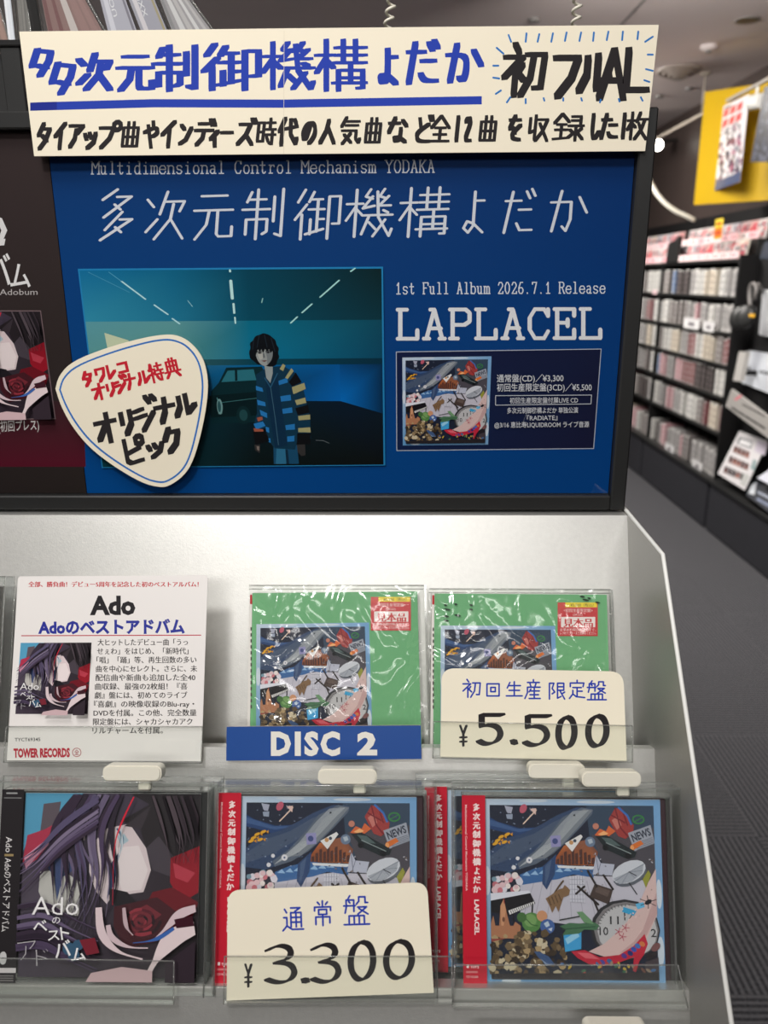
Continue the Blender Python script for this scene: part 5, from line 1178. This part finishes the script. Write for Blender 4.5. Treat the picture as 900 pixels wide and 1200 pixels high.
# headphones
hp = thing('headphones', 'black headphones with a yellow strip hanging on the listening station', 'headphones', onp(872, 375, XT - .16))
hx = XT - .16
band = chaikin([(884, 352), (887, 338), (884, 331), (879, 335), (878, 350), (880, 362)], 2)
Mb().tube([onp(u, v, hx) for u, v in band], .010, 8).build('headband', M_GREY, hp, smooth=True)
for u, v, dx in ((874, 371, -.03), (866, 372, .012)):
    C_ = onp(u, v, hx + dx); Mb().lathe([(.0, -.022), (.046, -.026), (.062, -.012), (.062, .008), (.048, .022), (.0, .020)], C_, V((-.9, -.3, .25)), 20).build('ear_cup', M_BLACK, hp, smooth=True)
C_ = onp(881, 370, hx - .06); y_ = pm('yellow_plastic', (232, 176, 40), .4)
Mb().box((C_.x - .002, C_.y - .030, C_.z - .008), (C_.x + .004, C_.y + .030, C_.z + .008), bev=.002).build('yellow_strip', y_, hp)
# sample boxes and leaflets on the station
def slabcard(name, lab, cat, q, x, th, base, deco=None, mat=M_PAPER, n=None):
    if n is None: S = Sheet((x, 4, 1.2), (0, -1, 0), (0, 0, 1))
    else:
        P = onx(q[3][0], q[3][1], x); ey = V((math.sin(n), 0, math.cos(n))); S = Sheet(P, (0, -1, 0), ey)
    if deco: deco(S)
    S.M = S.px; o = S.build(name, q, mat, th, base=base); return tag(o, lab, cat)
def d1(S): S.text("okamoto's", (872, 433), (906, 441), 8, (50, 50, 60), .03); S.poly([(884, 411.5), (893, 413), (889, 437), (879, 436)], (226, 230, 240))
slabcard('cd_box', 'white boxed CD with dark lettering on the listening station', 'CD box', [(876, 411), (908, 416), (906, 463), (868, 448)], XT - .03, .029, (232, 236, 244), d1)
slabcard('cd_box', 'pale grey boxed CD seen edge-on beside the white lettered box', 'CD box', [(866, 412), (874, 412), (867, 447), (859, 446)], XS - .035, .025, (198, 194, 190))
slabcard('cd_box', 'narrow pale CD box at the right edge beside the headphones', 'CD box', [(894, 340), (915, 338), (912, 398), (889, 392)], XT - .03, .029, (206, 208, 212))
def d2(S):
    S.line([(862, 468), (868, 464)], 3, (226, 130, 140)); 
    for k in range(3): S.line([(870 + k * 8, 474 + k * 4), (882 + k * 7, 480 + k * 4)], 1.6, (70, 66, 66))
    for k in range(5): S.line([(858 + k * 8, 478 + k * 5), (864 + k * 8, 482 + k * 5)], 2.4, (50, 48, 48))
slabcard('leaflet', 'tilted grey leaflet strip on the listening station', 'leaflet', [(857, 456), (908, 494), (906, 518), (850, 476)], XS - .035, .012, (176, 172, 168), d2)
for u, v, xa_ in ((884, 484, XS - .022), (869, 437, XS - .009)):
    p = onx(u, v, xa_); Mb().box((xa_, min(p.y, ydiv - .03) - .012, p.z - .012), (XT + .001, min(p.y, ydiv - .03) + .012, p.z + .012)).build('bracket', M_BLACKM, st)
def d3(S):
    S.poly([(866, 512), (882, 517), (880, 526), (863, 520)], (120, 120, 124)); S.poly([(868, 514.5), (881, 518), (879, 524), (865.5, 519.5)], (236, 234, 236)); S.poly([(888, 516), (900, 520), (896, 534), (884, 529)], (216, 206, 220))
    rr_ = random.Random(2)
    for r_ in range(3):
        for c_ in range(4 + (r_ > 0)):
            x0 = 861 + c_ * 4.6 - r_ * 5.6; y0 = 522 + c_ * 2.0 + r_ * 12
            S.poly([(x0, y0), (x0 + 3.9, y0 + 1.6), (x0 + 2.0, y0 + 9.2), (x0 - 2.0, y0 + 7.4)], rr_.choice([(120, 70, 60), (96, 56, 52), (150, 90, 76), (60, 44, 46)])); S.poly([(x0 + .4, y0 + .6), (x0 + 3, y0 + 1.6), (x0 + 2.2, y0 + 4.6), (x0 - .4, y0 + 3.4)], (38, 30, 34))
    S.poly([(883, 538), (887, 540), (884, 552), (879, 549)], (150, 170, 170)); S.poly([(872, 554), (879, 558), (873, 571), (867, 567)], (196, 196, 194))
slabcard('flyer', 'white flyer with a grid of small portraits leaning on the base unit', 'flyer', [(866.5, 505), (899.6, 516.6), (872.6, 574.4), (841, 555)], XS - .025, .002, (226, 222, 224), d3, n=.34)
def d4(S): S.poly([(880, 568), (887, 565), (884, 580), (877, 578)], (196, 200, 206)); S.line([(889, 577), (906, 586)], 3, (150, 156, 170)); S.line([(888, 585), (904, 594)], 3.5, (120, 128, 150))
slabcard('booklet', 'dark booklet with white marks lying before the portrait flyer', 'booklet', [(882, 562), (912, 575), (908, 606), (874, 580)], XS - .03, .004, (44, 46, 54), d4, n=.9)
slabcard('booklet', 'white booklet at the right edge beside the dark one', 'booklet', [(905, 548), (925, 556), (915, 575), (887, 560)], XS - .0, .004, (206, 208, 220), None, n=1.0)

# ------------------------------------------------------------------ above the CD wall
def yplane(y): return V((0, y, 0))
yb = 5.12
q = [at(u, v, yplane(yb), NY) for u, v in ((813, 240), (960, 236), (960, 106), (822, 108))]
M_YEL = pm('yellow_board', (224, 182, 6), .35, 0, .5)
A_, B_ = V((q[0].x, yb, q[0].z)), V((2.165, 4.80, q[0].z)); up_ = V((0, 0, q[3].z - q[0].z))
yel = Mb().prism([A_, B_, B_ + up_, A_ + up_], (.03, .036, 0)).build('hanging_board', M_YEL); tag(yel, 'plain yellow board standing out from the dark wall above the shelves', 'board')
M_RAIL = pm('rail_beige', (168, 158, 146), .45)
# rail with its rod
zr = onx(836, 127).z; ra, rb = onx(765, 163).y, 2.6
rail = thing('ceiling_rail', 'pale ceiling rail running along the aisle above the shelves', 'rail', (XS, 4.5, zr))
Mb().box((XS - .009, rb, zr - .009), (XS + .009, ra + .6, zr + .009), bev=.003).build('rail_bar', M_RAIL, rail)
yd = onx(823, 128).y
Mb().tube([(XS, yd, zr + .012), (XS, yd, CEIL - .012)], .006, 8).build('hanging_rod', M_RAIL, rail, smooth=True)
Mb().lathe([(0, -.014), (.03, -.014), (.03, 0), (0, 0)], (XS, yd, CEIL), (0, 0, 1), 16).build('rod_flange', M_RAIL, rail)
def banner(q, label, base, seed, reds):
    S = Sheet((XS - .016, 4.6, 2.0), (0, -1, 0), (0, 0, 1)); r_ = random.Random(seed); m0 = S.quad(*q)
    if reds:
        for i in range(2):
            for k in range(4): S.poly([(.08 + k * .2, .06 + i * .12), (.24 + k * .2, .05 + i * .12), (.22 + k * .2, .14 + i * .12), (.06 + k * .2, .15 + i * .12)], (206, 50, 56))
        S.poly([(.28, .03), (.5, .03), (.5, .05), (.28, .05)], (60, 50, 54))
    for i in range(220):
        x, y_ = r_.uniform(.03, .93), r_.uniform(.26 if reds else .05, .96); w = r_.uniform(.02, .09)
        if reds and abs(x - .48) > .25 + .5 * (y_ - .2): continue
        S.poly([(x, y_), (min(.99, x + w), y_ + .01), (min(.99, x + w * .7), min(.99, y_ + w)), (x, min(.99, y_ + w * .8))], r_.choice([(120, 60, 96), (70, 66, 90), (54, 50, 70), (170, 90, 120), (90, 96, 120), (110, 84, 76), (150, 150, 160)] if reds else [(40, 42, 56), (60, 64, 80), (30, 30, 38), (90, 94, 110)]))
    if reds: S.poly([(0, .90), (1, .88), (1, 1), (0, 1)], (70, 84, 120))
    o = S.build('hanging_poster', [(0, 0), (1, 0), (1, 1), (0, 1)], M_GLOSS, .001, base=base); return tag(o, label, 'poster', 'posters hung from the ceiling rail')
banner(((838, 129), (878, 110), (867, 213), (828, 227)), 'white hanging poster with red headline and crowded purple figures', (226, 222, 226), 4, True)
banner(((896, 102), (950, 78), (935, 190), (879, 190)), 'dark hanging poster cut by the right edge below the rail', (44, 44, 56), 9, False)
# spotlight heads
sp = thing('track_spotlight', 'white cylindrical spotlight on the rail beside the hanging poster', 'spotlight', onx(886, 118))
p = onx(886, 119); Mb().lathe([(.0, -.05), (.030, -.05), (.036, -.04), (.036, .05), (.030, .055), (0, .05)], p, (.15, -1, -.1), 20).build('lamp_head', M_WHITE, sp, smooth=True)
Mb().tube([p + V((0, 0, .03)), V((XS, p.y, zr - .01))], .008, 8).build('bracket', M_WHITE, sp)
lp = onx(771, 170, 2.02)
gl = thing('spotlight', 'glowing spotlight shining beside the upper corner of the poster frame', 'spotlight', lp)
Mb().lathe([(.0, -.09), (.035, -.09), (.045, .0), (.040, .004)], lp, (-.25, -1, -.25), 20).build('lamp_head', M_BLACK, gl, smooth=True)
Mb().lathe([(.038, .0), (.0, .006)], lp, (-.25, -1, -.25), 20).build('lamp_lens', emit('lamp_glow', (255, 248, 236), 14), gl)
Mb().tube([lp + V((.03, .04, .03)), V((2.2, lp.y + .1, lp.z + .05))], .01, 8).build('wall_bracket', M_BLACK, gl)
# white hose looping along the shelf top
hs = Mb(); hp_ = [V((at_t(748, 140, 5.0).x, at_t(748, 140, 5.0).y, CEIL - .001)), at_t(748, 140, 5.0)] + [at_t(u, v, t) for u, v, t in ((755, 195, 5.0), (764, 218, 4.9), (776, 236, 4.8), (792, 248, 4.72), (804, 253, 4.68), (814, 258, 4.68))]
hs.tube(chaikin(hp_, 2), .013, 10); o = hs.build('flexible_hose', M_CREAM, smooth=True); tag(o, 'white flexible hose curving above the top row of CDs', 'hose')
# ceiling fittings
def onc(u, v): return at(u, v, V((0, 0, CEIL)), NZ)
p = onc(876, 23); r_ = (onc(888, 23) - p).length
dl = thing('downlight', 'dark recessed downlight in the ceiling at the upper right', 'ceiling light', p)
Mb().lathe([(r_, -.004), (r_ * 1.15, -.006), (r_ * 1.18, -.0005), (r_ * .98, -.0005)], p, (0, 0, 1), 28).build('trim_ring', M_GREY, dl, smooth=True); Mb().lathe([(r_, -.003), (0, -.0025)], p, (0, 0, 1), 28).build('recess', pm('recess_dark', (66, 58, 54), .5), dl)
p = onc(796, 81); r_ = (onc(821, 81) - p).length
vt = thing('air_diffuser', 'round ceiling air diffuser above the CD wall', 'air vent', p)
for k in range(4): rr0 = r_ * (1 - .24 * k); Mb().lathe([(rr0, -.001), (rr0 * .97, -.02 - .012 * k), (rr0 * .84, -.012 - .012 * k), (rr0 * .80, -.001)], p, (0, 0, 1), 32).build('ring', pm('diffuser_beige', (150, 138, 130), .5) if k == 0 else bpy.data.materials['diffuser_beige'], vt, smooth=True)
Mb().lathe([(r_ * .18, -.058), (0, -.058)], p, (0, 0, 1), 24).build('centre_cone', M_GREY, vt)
p = onc(831, 53); sm = thing('smoke_detector', 'small pale smoke detector on the ceiling', 'smoke detector', p)
Mb().lathe([(.045, -.0005), (.045, -.010), (.034, -.024), (0, -.028)], p, (0, 0, 1), 24).build('housing', M_CEIL, sm, smooth=True); Mb().lathe([(.016, -.027), (.014, -.036), (0, -.037)], p, (0, 0, 1), 16).build('sensor', M_GREY, sm, smooth=True)
for u, v in ((626, 22), (808, 103), (772, 112)):
    p = onc(u, v); o = Mb().lathe([(.03, -.0005), (.028, -.012), (0, -.016)], p, (0, 0, 1), 16).build('sprinkler', M_GREY, smooth=True); tag(o, {626: 'small ceiling sprinkler above the header card', 808: 'small ceiling sprinkler near the air diffuser', 772: 'small ceiling sprinkler beside the dark wall'}[u], 'sprinkler', 'ceiling sprinklers')
a, b = onc(740, 16), onc(762, -8); d_ = (b - a).normalized(); w_ = V((-d_.y, d_.x, 0)) * .006; a = a - d_ * .3; b = b + d_ * 1.2
o = Mb().prism([a - w_, b - w_, b + w_, a + w_], (0, 0, -.002)).build('trim_1', M_GREY); tag(o, kind='structure')
